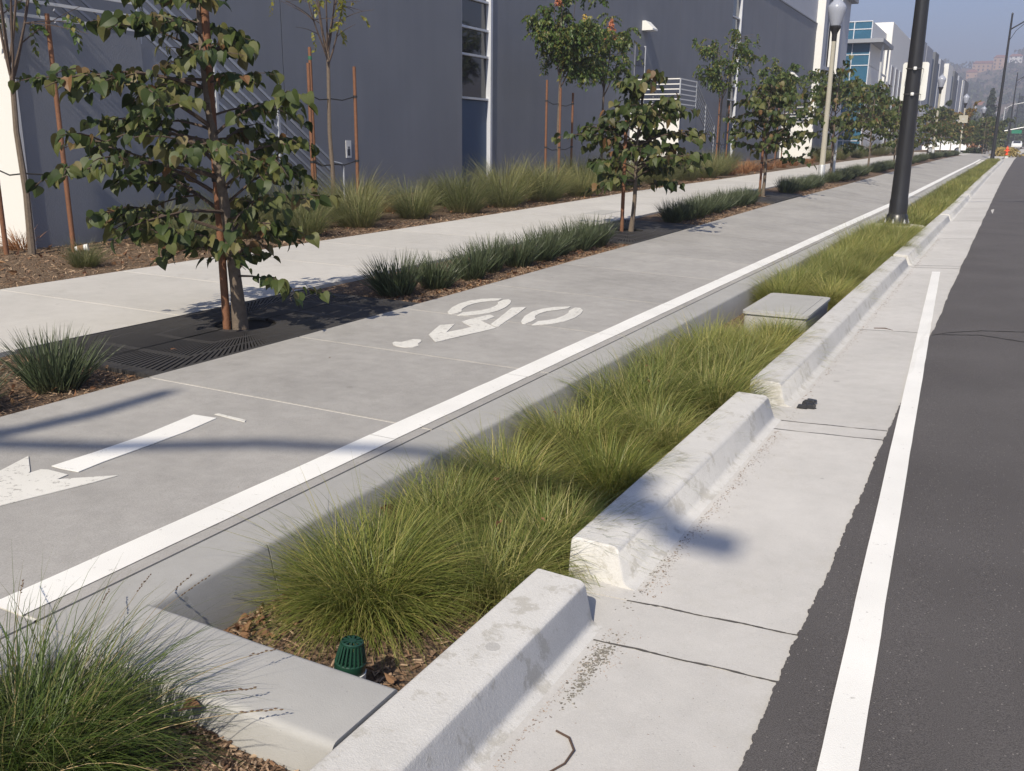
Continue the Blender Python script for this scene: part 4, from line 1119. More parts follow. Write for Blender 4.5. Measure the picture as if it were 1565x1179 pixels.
# bed trees: thin trunk, three stakes, pinnate crown
LT = np.array([(0, 0, 0), (.32, .35, .05), (0, 1, -.1), (-.32, .35, .05)]); LTt = np.array([(0, 1, 2), (0, 2, 3)])
def raintree(x, y, label, seed, H, crown0, cr, mat, nfrond=150, fork=None, bare=0.0, leafs=(.07, .11), side=(0, 0)):
    g = np.random.default_rng(seed)
    loc = Vector(W(x, y, -.02))
    t = thing('rain_tree', label, 'tree', loc)
    mb = MB(); mb.tube([(0, 0, 0), (.015, .01, .8), (-.02, .0, 1.6), (.0, .02, crown0)], [.052, .042, .036, .032], 8)
    mb.build('trunk', M['bark'], t, smooth=True)
    br, tips = [], []
    nb = 7
    for k in range(nb):
        az = fork[k % len(fork)] if fork and k < len(fork) else k * 2.399 + g.uniform(-.4, .4)
        L = (H - crown0) * g.uniform(.65, 1.05); el = g.uniform(.75, 1.25)
        p = Vector((0, 0, crown0 - .25 + .06 * k)); pts = [p]
        for i in range(6):
            az += g.normal(0, .13); e = el + .08 * i
            pts.append(pts[-1] + Vector((math.cos(az) * math.cos(e) * cr * .62, math.sin(az) * math.cos(e) * cr * .62, math.sin(e) * (H - crown0) * .62)) * (L / 6) / max(.3, (H - crown0) * .62))
        br.append((pts, [.020 * (1 - .75 * i / 6) for i in range(7)]))
        for q in range(6):
            i = int(g.integers(2, 7)); s0 = pts[i]; sa = az + g.uniform(-1.6, 1.6); se = g.uniform(-.1, .8); sl = cr * g.uniform(.3, .75)
            sp = [s0]
            for j in range(4):
                sa += g.normal(0, .15); se -= .06
                sp.append(sp[-1] + Vector((math.cos(sa) * math.cos(se), math.sin(sa) * math.cos(se), math.sin(se))) * sl / 4)
            br.append((sp, [.008 * (1 - .6 * j / 4) for j in range(5)])); tips.append(sp)
    mb = MB()
    for (pp, rr) in br: mb.tube(pp, rr, 5, cap=False)
    mb.build('branches', M['barkdark'] if not bare else M['bark'], t, smooth=True)
    mats, rach = [], 0
    zmin = crown0 - .15
    while rach < nfrond:
        sp = tips[int(g.integers(0, len(tips)))]
        if g.uniform() < bare and sp[-1].x * side[0] + sp[-1].y * side[1] > 0: rach += 1; continue
        i = int(g.integers(1, 5)); p = sp[i] + Vector((g.normal(0, .06), g.normal(0, .06), g.normal(0, .06)))
        a = g.uniform(0, 6.28); e = g.uniform(-.6, .5); fl = g.uniform(.22, .42)
        for j in range(11):
            tt = (j + 1) / 11; e2 = e - tt * .8
            q = p + Vector((math.cos(a) * math.cos(e2), math.sin(a) * math.cos(e2), math.sin(e2))) * fl * tt
            sd = a + (1.1 if j % 2 else -1.1)
            mats.append(leaf_frame(q, (math.cos(sd), math.sin(sd)), g.uniform(*leafs), g))
        rach += 1
    merge_leaves('crown', mats, g, mat, t, None, LT, LTt)
    return t
def bracts(t, pos, n, mat, seed, r=.16, h=.4):
    g = np.random.default_rng(seed); ms = []
    for i in range(n):
        u = g.uniform(0, 1); a = g.uniform(0, 6.28); rr = r * (1 - u) * math.sqrt(g.uniform(0, 1))
        ms.append(leaf_frame(Vector(pos) + Vector((rr * math.cos(a), rr * math.sin(a), u * h)), (math.cos(a), math.sin(a)), g.uniform(.06, .1), g))
    merge_leaves('seed_pods', ms, g, mat, t, None, LT, LTt)
raintree(-11.5, 7.95, 'bare-branched young tree with forked grey trunk at the left edge', 201, 5.2, 2.3, 1.3, M['raintree'], 60, fork=(.1, 2.6, 1.3))
raintree(-11.5, 14.35, 'young tree with sparse yellow-green leaves, right of the big near tree', 202, 5.3, 3.05, 1.3, M['rainyellow'], 34, fork=(.6, 2.8, 4.4))
t3 = raintree(-11.5, 24.5, 'young tree, dense green crown, orange seed plume, left of the second street tree', 203, 5.25, 3.0, 1.25, M['raintree'], 620, leafs=(.085, .13))
bracts(t3, (-.1, 0, 4.95), 70, M['bract'], 1, .12, .22)
t3b = raintree(-11.5, 27.7, 'slender young tree bearing a coral red seed plume, behind the second street tree', 208, 5.0, 2.9, 1.15, M['raintree'], 330, leafs=(.085, .13))
bracts(t3b, (.1, .2, 4.35), 170, M['bract'], 2, .22, .6)
bracts(t3b, (-.3, -.9, 4.6), 60, M['bractyellow'], 3, .15, .4)
raintree(-11.5, 40.9, 'young staked tree half bare on its right side, before the second window strip', 204, 5.9, 3.2, 1.75, M['raintree'], 560, bare=.8, side=(.0, 1), leafs=(.09, .14))
raintree(-11.4, 51.5, 'young green tree behind the third street tree, by the second window strip', 205, 5.2, 2.6, 1.7, M['raintree'], 560, leafs=(.11, .17))
raintree(-11.4, 66.0, 'bright green young tree behind the first globe lamp', 206, 6.0, 2.4, 2.2, M['raintree'], 420, leafs=(.14, .2))
raintree(-11.2, 80.0, 'green bed tree before the glass-fronted building', 207, 6.2, 2.2, 2.4, M['raintree'], 420, leafs=(.16, .24))
raintree(-11.0, 92.0, 'bed tree below the canopy of the glass-fronted building', 209, 5.6, 2.0, 2.4, M['raintree'], 420, leafs=(.16, .24))
raintree(-8.3, 131, 'yellow and orange autumn tree beyond the driveway, right of the second globe lamp', 210, 6.0, 1.6, 3.0, M['autumn'], 520, leafs=(.22, .32))
raintree(-9.6, 126, 'slim dark green tree in front of the panelled facade', 211, 6.8, 1.5, 1.5, M['fartree'], 300, leafs=(.2, .3))
raintree(-7.0, 138, 'green shrubby tree behind the parked white car', 212, 4.6, 1.0, 3.0, M['raintree'], 420, leafs=(.22, .32))
raintree(-5.6, 165, 'dark green tree left of the far globe lamps', 213, 5.0, 1.0, 3.2, M['fartree'], 420, leafs=(.28, .4))
raintree(-7.6, 158, 'rounded green tree behind the reddish hedge', 214, 4.6, 1.0, 3.4, M['raintree'], 420, leafs=(.28, .4))

# stakes with rubber ties
def stake(x, y, h, label, tie_z, tie_to, band=False, lean=(0, 0)):
    loc = Vector(W(x, y, -.05))
    t = thing('tree_stake', label, 'stake', loc, 0, 'wooden tree stakes')
    mb = MB(); mb.tube([(0, 0, 0), (lean[0] * .5, lean[1] * .5, h * .5), (lean[0], lean[1], h)], [.034, .033, .031], 10)
    mb.build('post', M['stake'], t, smooth=True)
    d = Vector((tie_to[0] + cv(y), tie_to[1], 0)) - Vector((loc.x, loc.y, 0))
    for z in tie_z:
        mb = MB(); a = Vector((0, 0, z)); b = Vector((d.x, d.y, z - .06)); m_ = a.lerp(b, .5) - Vector((0, 0, .05))
        mb.tube([a, m_, b], .011, 6); mb.tube([a - Vector((0, 0, .02)), a + Vector((0, 0, .02))], .042, 10)
        mb.build('tie', M['rubber'], t)
    if band:
        mb = MB(); mb.tube([(lean[0] * .93, lean[1] * .93, h * .93), (lean[0] * .96, lean[1] * .96, h * .95)], .036, 10); mb.build('band', M['grnband'], t)
stake(-11.25, 8.4, 3.1, 'leaning timber stake right of the leftmost bed tree', (1.15, 2.35), (-11.5, 7.95), lean=(-.02, 0))
stake(-11.75, 7.75, 2.4, 'timber stake with green band left of the leftmost bed tree', (1.15,), (-11.5, 7.95), True)
stake(-11.55, 13.85, 2.85, 'left timber stake of the sparse yellow-green tree', (1.1, 2.3), (-11.5, 14.35))
stake(-11.75, 14.15, 3.15, 'middle timber stake with green band on the sparse yellow-green tree', (1.1,), (-11.5, 14.35), True)
stake(-11.35, 14.95, 2.85, 'right timber stake of the sparse yellow-green tree', (1.1, 2.3), (-11.5, 14.35))
stake(-11.65, 24.0, 3.0, 'left timber stake of the dense green bed tree', (1.2, 2.45), (-11.5, 24.5))
stake(-11.3, 24.15, 2.8, 'front timber stake of the dense green bed tree', (1.2,), (-11.5, 24.5))
stake(-11.4, 25.2, 2.7, 'right timber stake of the dense green bed tree', (1.2, 2.4), (-11.5, 24.5))
stake(-11.45, 40.4, 3.1, 'left timber stake of the half bare bed tree', (1.2, 2.4), (-11.5, 40.9))
stake(-11.35, 41.6, 2.9, 'right timber stake of the half bare bed tree', (1.2, 2.4), (-11.5, 40.9))
stake(-11.3, 50.9, 3.0, 'left timber stake of the tree behind the third street tree', (1.2,), (-11.4, 51.5))
stake(-11.3, 52.4, 3.0, 'right timber stake of the tree behind the third street tree', (1.2,), (-11.4, 51.5))
stake(-11.3, 65.2, 2.9, 'left timber stake of the bright green bed tree', (1.2,), (-11.4, 66))
stake(-11.2, 66.9, 2.9, 'right timber stake of the bright green bed tree', (1.2,), (-11.4, 66))
stake(-5.862, 5.80, 2.75, 'stout reddish timber stake inside the big near tree', (1.3,), (-5.78, 5.86))
stake(-5.90, 15.30, 1.9, 'timber stake beside the second street tree trunk', (.9,), (-5.78, 15.42))
stake(-5.84, 25.1, 1.9, 'timber stake beside the third street tree trunk', (.9,), (-5.78, 25.2))

# ================================================================== THE LONG GREY BUILDING
WX = -14.0
bA = thing('warehouse_building', 'long grey tilt-up warehouse with narrow navy window strips along the street', 'building', (WX, 0, 0))
def part(name, mat, parent, fn, smooth=False):
    mb = MB(); fn(mb); return mb.build(name, mat, parent, smooth)
strips = [(-6.0, -4.35), (23.45, 25.05), (51.5, 53.2)]
pj = [-12, -6.0, -4.22, 7.0, 16.0, 23.45, 25.18, 33.9, 42.7, 51.5, 53.33, 62.0, 75.0]
for a, b in zip(pj[:-1], pj[1:]):
    if any(abs(a - s[0]) < .01 for s in strips): continue
    part('wall_panel', M['wall'], bA, lambda mb: mb.box(-.3, 0, a + .012, b - .012, -.4, 10.42))
part('wall_core', M['wall'], bA, lambda mb: mb.box(-30, -.32, -12, 75, -.4, 10.3))
for a, b in ((-12, 20), (20, 48), (48, 75)):
    part('upper_wall', M['wallup'], bA, lambda mb: mb.box(-30, -.06, a + .01, b - .01, 10.43, 15.5))
part('roof_ledge', M['wallmid'], bA, lambda mb: mb.box(-.06, .05, -12, 75, 10.43, 10.50))
sill = 2.85
for (a, b) in strips:
    fr = part('window_strip', M['frame'], bA, lambda mb: (mb.box(-.16, .03, b, b + .12, -.3, 14.0), mb.box(-.16, -.03, a, a + .05, sill, 10.4)))
    part('spandrel', M['navy'], bA, lambda mb: mb.box(-.25, -.10, a, b, -.3, sill - .05))
    mz = [sill, 4.04, 4.77, 5.55, 6.75, 7.5, 8.3, 9.5, 10.4]
    for z0, z1 in zip(mz[:-1], mz[1:]):
        part('pane', M['glassdark'], fr, lambda mb: mb.box(-.20, -.13, a + .05, b, z0 + .03, z1 - .03))
        part('mullion', M['frame'], fr, lambda mb: mb.box(-.18, -.04, a + .05, b, z0 - .03, z0 + .03))
# wall lamps: white wedge hoods
for y in (38.1, 67.4):
    def hood(mb):
        p = [(0, 6.50), (.14, 6.50), (.46, 6.20), (.46, 6.13), (0, 6.13)]
        lo = [(x, y - .30, z) for x, z in p]; hi = [(x, y + .30, z) for x, z in p]
        mb.sweep([lo, hi])
    part('wall_lamp', M['white'], bA, hood)
# door with its number
for i, y in enumerate((8.9, 37.6, 66.3)):
    d = part('door', M['doorpaint'], bA, lambda mb: mb.box(-.02, .045, y - .55, y + .55, 3.12, 5.50))
    part('door_frame', M['rail'], d, lambda mb: (mb.box(.0, .075, y + .55, y + .62, 3.1, 5.55),))
    part('handle', M['rail'], d, lambda mb: mb.box(.045, .10, y - .48, y - .34, 4.1, 4.14))
cu = bpy.data.curves.new('number', 'FONT'); cu.body = 'E012'; cu.size = .50; cu.extrude = .004; cu.align_x = 'CENTER'
tmp = bpy.data.objects.new('tmp', cu); COL.objects.link(tmp)
bpy.context.view_layer.update()
me = bpy.data.meshes.new_from_object(tmp.evaluated_get(bpy.context.evaluated_depsgraph_get()))
bpy.data.objects.remove(tmp)
me.materials.clear(); me.materials.append(M['letter'])
dn = [c for c in bA.children if c.name.startswith('door')][1]
o = link('door_number', me, dn); o.rotation_euler = (PI / 2, 0, PI / 2); o.location = (.052, 37.6, 4.70)
# little white plate with a black symbol
pl = part('wall_plate', M['white'], bA, lambda mb: mb.box(.0, .012, 18.05, 18.25, 1.22, 1.62))
part('plate_symbol', M['letter'], pl, lambda mb: (mb.box(.012, .016, 18.10, 18.20, 1.27, 1.42), mb.box(.012, .016, 18.13, 18.18, 1.42, 1.48)))
# end bay: white return, recessed dark slots with white fins
eb = part('end_bay', M['wallup'], bA, lambda mb: (mb.box(-12, .50, 75.02, 76.3, -.4, 17), mb.box(-12, .50, 77.9, 79.4, -.4, 17), mb.box(-12, .50, 81.0, 86.5, -.4, 17),
                                                 mb.box(-12, .50, 76.3, 77.9, -.4, 7.6), mb.box(-12, .50, 79.4, 81.0, -.4, 7.0), mb.box(-12, .46, 76.3, 77.9, 13.2, 17), mb.box(-12, .46, 79.4, 81.0, 13.2, 17)))
part('end_return', M['white'], eb, lambda mb: mb.box(-.05, .52, 74.95, 75.018, -.3, 17))
for (a, b, z) in ((76.32, 77.88, 7.62), (79.42, 80.98, 7.02)):
    part('dark_recess', M['navy'], eb, lambda mb: mb.box(-.5, -.25, a, b, z, 13.2))
for (y, z) in ((77.9, 7.6), (81.0, 7.0)):
    part('white_fin', M['white'], eb, lambda mb: mb.box(.38, .70, y, y + .12, z, 13.2))
part('cap_slab', M['wallmid'], eb, lambda mb: mb.box(-.2, 1.0, 82.0, 87.0, 13.3, 13.7))

# outside stairs with landings
def stairs(Y0, label, run=4.5):
    zt = 3.10; gz_ = interp(ZS, Y0 + 4) + .05
    t = thing('outside_staircase', label, 'staircase', (WX, Y0, 0), 0, 'outside staircases along the warehouse')
    part('landing', M['wall'], t, lambda mb: mb.box(.012, 2.08, .06, 2.2, -.3, zt))
    part('end_wall', M['white'], t, lambda mb: mb.box(.012, 2.10, 0, .055, -.3, zt + .02))
    n = 17; th = run / n
    for i in range(n):
        z1 = zt - (zt - gz_) * (i + 1) / (n + 1)
        part('step', M['wall'], t, lambda mb: mb.box(.15, 2.06, 2.202 + i * th, 2.2 + (i + 1) * th, gz_ - .4, z1))
    def rails(x, mat, upper):
        pr = part('railing', mat, t, lambda mb: [mb.bar((x, 2.2, zt + z), (x, 2.2 + run, gz_ + z), .035, .045) for z in (.12, .30, .48, .66, .84, 1.05)])
        if upper:
            part('landing_rail', M['white'], t, lambda mb: [mb.bar((x, .03, zt + z), (x, 2.2, zt + z), .035, .04) for z in (.09, .28, .47, .66, .85, 1.05)])
            part('landing_rail', M['white'], t, lambda mb: [mb.bar((.1, .03, zt + z), (x, .03, zt + z), .035, .04) for z in (.09, .28, .47, .66, .85, 1.05)])
        for y in ([.03, 2.2] if upper else []) + [2.2 + run * k / 3 for k in (1, 2, 3)]:
            zz = zt if y < 2.3 else zt - (zt - gz_) * (y - 2.2) / run
            part('rail_post', M['rail'], t, lambda mb: mb.bar((x + .001, y, zz - .1), (x + .001, y, zz + 1.07), .05, .05))
        e = 2.2 + run
        part('handrail_end', M['rail'], t, lambda mb: mb.tube([(x, e, gz_ + 1.05), (x, e + .3, gz_ + 1.0), (x, e + .36, gz_ + .93), (x, e + .36, gz_ + .1)], .022, 8))
    rails(2.05, M['rail'], True)
    rails(.17, M['railgrey'], False)  # wall-side railing, added to cast the diagonal shadow stripes on the wall
stairs(8.25, 'outside staircase and railed landing behind the big near tree, at far left')
stairs(36.85, 'outside staircase with white end wall under door E012, behind the second street tree')
stairs(65.6, 'farthest outside staircase with white end wall, left of the first globe lamp')

# ================================================================== GLASS-FRONTED BUILDING AND FAR FACADE
bB = thing('office_building', 'white office building with blue glass corner and canopy beyond the warehouse', 'building', (-13.14, 98, 0))
part('glass_core', M['wallup'], bB, lambda mb: mb.box(-16, -.06, .15, 11, -.2, 13.1))
vx = [-12, -9.4, -6.8, -4.2, -1.66, -.04]
hz = [.6, 2.2, 3.5, 4.8, 6.1, 7.6, 9.22, 10.2, 11.30, 11.55, 12.5, 13.2]
cwf = part('curtain_wall_frame', M['frame'], bB, lambda mb: ([mb.box(x - .04, x + .04, -.06, .12, .5, 13.24) for x in vx], [mb.box(-12, 0, -.055, .11, z - .04, z + .04) for z in hz]))
for x0, x1 in zip(vx[:-1], vx[1:]):
    for z0, z1 in zip(hz[:-1], hz[1:]):
        part('pane', M['glassblue'], cwf, lambda mb: mb.box(x0 + .04, x1 - .04, 0, .10, z0 + .04, z1 - .04))
for z0, z1 in zip([-.2, 6.0, 9.2, 11.4], [6.0, 9.2, 11.4, 13.15]):
    part('side_panel', M['white'], bB, lambda mb: mb.box(-.4, .0, .13, 11, z0 + .02, z1 - .02))
part('canopy', M['wallmid'], bB, lambda mb: (mb.box(-12, 1.2, -.9, -.07, 11.2, 11.55), mb.box(.01, 1.2, -.07, 7.5, 11.2, 11.55)))
part('canopy_ladder', M['galv'], bB, lambda mb: ([mb.bar((.95, y, 3.0), (.95, y, 11.2), .16) for y in (1.0, 5.6)], [mb.bar((.95, 1.0, z), (.95, 5.6, z), .14) for z in (5.2, 6.3, 7.4, 8.5)]))
X2 = .56
part('tower', M['white'], bB, lambda mb: mb.box(-9, X2, 11.02, 37, -.2, 14.3))
for k in range(5):
    y = 13 + k * 4.2
    for (z0, z1) in ((6.0, 10.2), (1.2, 4.9)):
        w_ = part('window', M['frame'], bB, lambda mb: mb.box(X2 + .003, X2 + .06, y, y + 2.0, z0, z1))
        part('pane', M['glassdark'], w_, lambda mb: mb.box(X2 + .06, X2 + .09, y + .12, y + 1.88, z0 + .12, z1 - .12))
bC = thing('panel_building', 'far row of pale grey and navy panelled facades stepping down the street', 'building', (0, 136, 0))
def fx(Y): return -12.9 + (Y - 112) * .027
seq = [(136, 144, 14.4, 'panel', 0), (144, 152, 14.2, 'panel', .05), (152, 155.5, 13.2, 'navy', -.10), (155.5, 160.5, 14.3, 'paneldark', .04), (160.5, 164, 13.2, 'navy', -.10), (164, 170, 14.0, 'panel', .03), (170, 172, 13.3, 'navy', -.10),
       (172, 180, 13.9, 'white', .55), (180, 186, 13.5, 'panel', .05), (186, 190, 13.0, 'navy', -.10), (190, 197, 14.0, 'paneldark', .03), (197, 201, 13.0, 'navy', -.10), (201, 209, 13.9, 'panel', .0), (209, 214, 13.6, 'white', .1), (214, 226, 14.0, 'paneldark', .0)]
for (a, b, z, m_, off) in seq:
    y0, y1 = a - 136 + .01, b - 136 - .01
    def panel(mb, i0, o0, yy0, yy1, z0, z1):
        q = [(fx(yy0 + 136) + i0, yy0), (fx(yy0 + 136) + o0, yy0), (fx(yy1 + 136) + o0, yy1), (fx(yy1 + 136) + i0, yy1)]
        mb.hexa([(x, y, z0) for x, y in q], [(x, y, z1) for x, y in q])
    part('facade_panel', M[m_], bC, lambda mb: panel(mb, -14, off, y0, y1, 0, z + 1.0))
    if m_ in ('panel', 'paneldark', 'white'):
        part('band_panel', M['white'] if m_ != 'white' else M['wallup'], bC, lambda mb: panel(mb, off - .1, off + .02, y0 + .6, y1 - 1.0, 4.6, 7.4))

# ================================================================== LAMPS AND POLES
def globe_lamp(x, y, label, s=1.0):
    loc = W(x, y, -.03)
    t = thing('globe_lamp', label, 'lamp post', loc, 0, 'globe lamp posts along the tree strip')
    part('post', M['polecon'], t, lambda mb: mb.lathe([(.105, 0), (.105, .35), (.095, .4), (.082, 2.4), (.070, 4.68)], 14), True)
    part('base_cover', M['galv'], t, lambda mb: mb.lathe([(.112, 0), (.112, .62), (.108, .63)], 14), True)
    part('fitter', M['blackpaint'], t, lambda mb: mb.lathe([(.075, 4.60), (.085, 4.66), (.085, 4.80), (.10, 4.86), (.16, 4.98), (.185, 5.02), (.185, 5.07), (.165, 5.08)], 16), True)
    g_ = part('globe', M['globe'], t, lambda mb: mb.lathe([(.16, 5.08), (.215, 5.25), (.275, 5.48), (.295, 5.60), (.285, 5.68), (.24, 5.74), (.20, 5.78), (.14, 5.86), (.05, 5.93)], 20), True)
    part('finial', M['globe'], g_, lambda mb: mb.lathe([(.05, 5.92), (.02, 5.96), (.028, 5.98), (.01, 6.02)], 10), True)
    return t
globe_lamp(-5.75, 33.4, 'nearest globe lamp on a concrete post, left of the big black pole')
globe_lamp(-5.75, 77.6, 'second globe lamp on a concrete post, right of the big black pole')
globe_lamp(-5.75, 107.3, 'third globe lamp with a small grey sign on its post')
globe_lamp(-5.75, 142.5, 'fourth globe lamp, small, left of the far black pole')
globe_lamp(-5.4, 172, 'farthest small globe lamp beside the dark conifer')
loc = W(-5.75, 107.0, 0)
sg = thing('grey_sign', 'plain grey back of a small sign strapped to the third globe lamp post', 'sign', (loc[0], loc[1] - .12, loc[2] + 3.1))
part('panel', M['polecon'], sg, lambda mb: mb.box(-.42, .42, -.02, .0, 0, .75)); part('strap', M['galv'], sg, lambda mb: mb.box(-.12, .12, -.03, .22, .34, .40))
# white marker post
t = thing('marker_post', 'slim pale metal marker post beside the nearest globe lamp', 'post', W(-5.72, 35.55, -.03))
part('post', M['galv'], t, lambda mb: mb.lathe([(.055, 0), (.055, 1.22), (.045, 1.25)], 12), True)
part('collar', M['blackpaint'], t, lambda mb: mb.lathe([(.07, 0), (.07, .05), (.06, .06)], 12), True)

def street_light(loc, label, H=11.6, r0=.155, r1=.07, arm=3.6, group='tall black street light poles'):
    t = thing('street_light', label, 'street light', loc, 0, group)
    part('pole', M['blackpaint'], t, lambda mb: mb.lathe([(r0 + .015, .0), (r0 + .01, .5), (r0, .55), (r0 - .01, 1.2), (r1 + .02, H * .75), (r1, H)], 18), True)
    b = part('base_flange', M['blackpaint'], t, lambda mb: mb.lathe([(.27, .0), (.27, .045), (r0 + .06, .055), (r0 + .04, .20), (r0 + .01, .24)], 18), True)
    for k in range(6):
        a = k * PI / 3 + .3
        part('bolt', M['galv'], b, lambda mb: mb.lathe([(.03, .046), (.03, .085), (.016, .09), (.016, .13)], 6, (.225 * math.cos(a), .225 * math.sin(a), 0)))
    part('cap', M['blackpaint'], t, lambda mb: mb.lathe([(r1 + .012, H), (r1 + .012, H + .06), (.02, H + .14)], 12), True)
    zj = H - 1.15
    part('arm', M['blackpaint'], t, lambda mb: mb.tube([(0, 0, zj), (arm * .25, 0, zj + .55), (arm * .55, 0, zj + .95), (arm, 0, zj + 1.15)], [.055, .05, .045, .04], 10), True)
    part('arm_brace', M['blackpaint'], t, lambda mb: mb.tube([(0, 0, zj - .9), (arm * .12, 0, zj - .1), (arm * .32, 0, zj + .6)], .022, 8), True)
    h = part('lamp_head', M['blackpaint'], t, lambda mb: mb.hexa([(arm - .1, -.11, zj + 1.06), (arm + .62, -.15, zj + 1.06), (arm + .62, .15, zj + 1.06), (arm - .1, .11, zj + 1.06)],
                                                                [(arm - .1, -.07, zj + 1.2), (arm + .5, -.10, zj + 1.22), (arm + .5, .10, zj + 1.22), (arm - .1, .07, zj + 1.2)]))
    part('lens', M['globe'], h, lambda mb: mb.box(arm + .1, arm + .55, -.11, .11, zj + 1.03, zj + 1.058))
    return t
tag(part('pole_footing', M['polecon'], None, lambda mb: mb.lathe([(.50, -.30), (.50, -.035), (.485, -.02)], 32, W(-1.96, 21.5)), True), 'round concrete footing under the big black pole in the planter', 'footing')
street_light(W(-2.02, 21.45, -.018), 'big black street light pole in the planter, with signs strapped to it', r0=.175)
street_light(W(-2.05, 89.0, -.2), 'second black street light at the far end of the planter, arm over the road')
street_light((-.68, 172, 1.6), 'third black street light far down the road')
street_light((.04, 240, 1.9), 'farthest black street light down the road')
# signs strapped back to back on the far side of the first pole
zb = W(-2.02, 21.45)[2]
def rsign(cx_, w_, h_, z_, y_, label):
    t = thing('pole_sign', label, 'sign', (-2.02 + cv(21.45) + cx_, 21.45 + y_, zb + z_))
    def rr(mb):
        pts = []
        for (sx, sz, a0) in ((1, 1, 0), (-1, 1, 90), (-1, -1, 180), (1, -1, 270)):
            for k in range(5):
                a = R_(a0 + 22.5 * k); pts.append((sx * (w_ / 2 - .05) + .05 * math.cos(a), 0, sz * (h_ / 2 - .05) + .05 * math.sin(a)))
        mb.sweep([pts, [(x, .006, z) for (x, y, z) in pts]])
    part('panel', M['alu'], t, rr)
    for z in (.235, -.265):
        s_ = part('strap', M['iron'], t, lambda mb: [mb.bar((-.155, -.0, z), (-.155, -.34, z), .006, .012), mb.bar((.155, -.0, z), (.155, -.34, z), .006, .012), mb.bar((-.155, -.345, z), (.155, -.345, z), .006, .012)])
        part('buckle', M['white'], s_, lambda mb: mb.lathe([(.03, -.03), (.035, 0), (.03, .03)], 10, (.02, -.365, z)))
rsign(.01, .50, .76, 2.92, .17, 'blank pale back of a rounded sign strapped to the big black pole')
# invented street light behind the camera, shaped to throw shadows on lane and kerb
ox, oy = -S.x / S.z, -S.y / S.z
t = thing('street_light', 'added unseen street light behind the viewpoint, arms shaped to shade the lane and kerb', 'street light', (-5.8, -7.3, 0))
part('pole', M['blackpaint'], t, lambda mb: mb.lathe([(.14, 0), (.12, 4), (.09, 9.0)], 14), True)
part('arm', M['blackpaint'], t, lambda mb: mb.tube([(0, 0, 8.2), (.95, 0, 8.75), (1.75, 0, 9.05), (2.65, 0, 9.42), (3.35, 0, 9.83), (4.2, 0, 10.12), (5.2, 0, 10.1), (5.75, 0, 9.98)], [.07, .065, .06, .06, .055, .05, .05, .05], 10), True)
part('shadow_arm', M['blackpaint'], t, lambda mb: mb.tube([(0, 0, 8.6), (1.5, 0, 9.0), (1.95, 0, 9.3), (2.10, 0, 9.75), (2.15, 0, 10.26)], [.07, .075, .085, .085, .075], 10), True)  # second arm, added for the short shadow strip on the lane
part('lamp_head', M['blackpaint'], t, lambda mb: mb.hexa([(5.45, -.09, 9.90), (5.93, -.09, 9.86), (5.93, .09, 9.86), (5.45, .09, 9.90)], [(5.45, -.07, 10.02), (5.90, -.07, 9.97), (5.90, .07, 9.97), (5.45, .07, 10.02)]))
part('shadow_block', M['blackpaint'], t, lambda mb: mb.hexa([(5.25, -.12, 9.9), (5.45, -.12, 9.9), (5.45, .22, 9.9), (5.25, .22, 9.9)], [(5.25, -.12, 10.16), (5.45, -.12, 10.16), (5.45, .22, 10.16), (5.25, .22, 10.16)]))  # block added to widen the head's shadow at the kerb

# ================================================================== SMALL THINGS
# green atrium drain cap
t = thing('drain_cap', 'small dark green slotted plastic drain cap on a white pipe in the planter', 'drain cap', (-1.748, 2.175, -.142))
t.rotation_euler = (R_(-4), R_(5), 0)
part('base_ring', M['drain'], t, lambda mb: mb.lathe([(.052, .02), (.0535, .022), (.0535, .055), (.050, .058), (.046, .058)], 28), True)
for k in range(20):
    a = 2 * PI * k / 20
    part('rib', M['drain'], t, lambda mb: mb.bar((.049 * math.cos(a), .049 * math.sin(a), .055), (.035 * math.cos(a), .035 * math.sin(a), .122), .0065, .008))
def cap(mb):
    n = 10
    mb.lathe([(.037, .119), (.038, .122), (.038, .128), (.034, .131)], 28, cap=False)
    for k in range(n):
        a0 = 2 * PI * k / n; a1 = a0 + 2 * PI / n * .42
        q = [(.012 * math.cos(a0), .012 * math.sin(a0)), (.035 * math.cos(a0), .035 * math.sin(a0)), (.035 * math.cos(a1), .035 * math.sin(a1)), (.012 * math.cos(a1), .012 * math.sin(a1))]
        mb.hexa([(x, y, .126) for x, y in q], [(x, y, .130) for x, y in q])
    mb.lathe([(.014, .126), (.014, .131)], 16)
part('slotted_cap', M['drain'], t, cap, True)
part('pipe', M['pvc'], t, lambda mb: mb.lathe([(.056, -.12), (.056, .019), (.050, .021)], 28), True)
# concrete utility box
t = thing('utility_box', 'low square concrete utility box with recessed lid standing in the planter', 'utility box', W(-1.86, 9.72, 0))
def rbox(mb, hx, hy, r, z0, z1, n=5):
    ring = []
    for (sx, sy, a0) in ((1, 1, 0), (-1, 1, 90), (-1, -1, 180), (1, -1, 270)):
        for k in range(n):
            a = R_(a0 + 90 * k / (n - 1)); ring.append((sx * (hx - r) + r * math.cos(a), sy * (hy - r) + r * math.sin(a)))
    mb.sweep([[(x, y, z0) for x, y in ring], [(x, y, z1) for x, y in ring]])
part('body', M['boxcon'], t, lambda mb: rbox(mb, .305, .66, .06, -.25, -.022))
part('rim', M['boxcon'], t, lambda mb: rbox(mb, .322, .68, .07, -.020, .006))
part('lid', M['boxcon'], t, lambda mb: rbox(mb, .25, .60, .03, .0, .012))
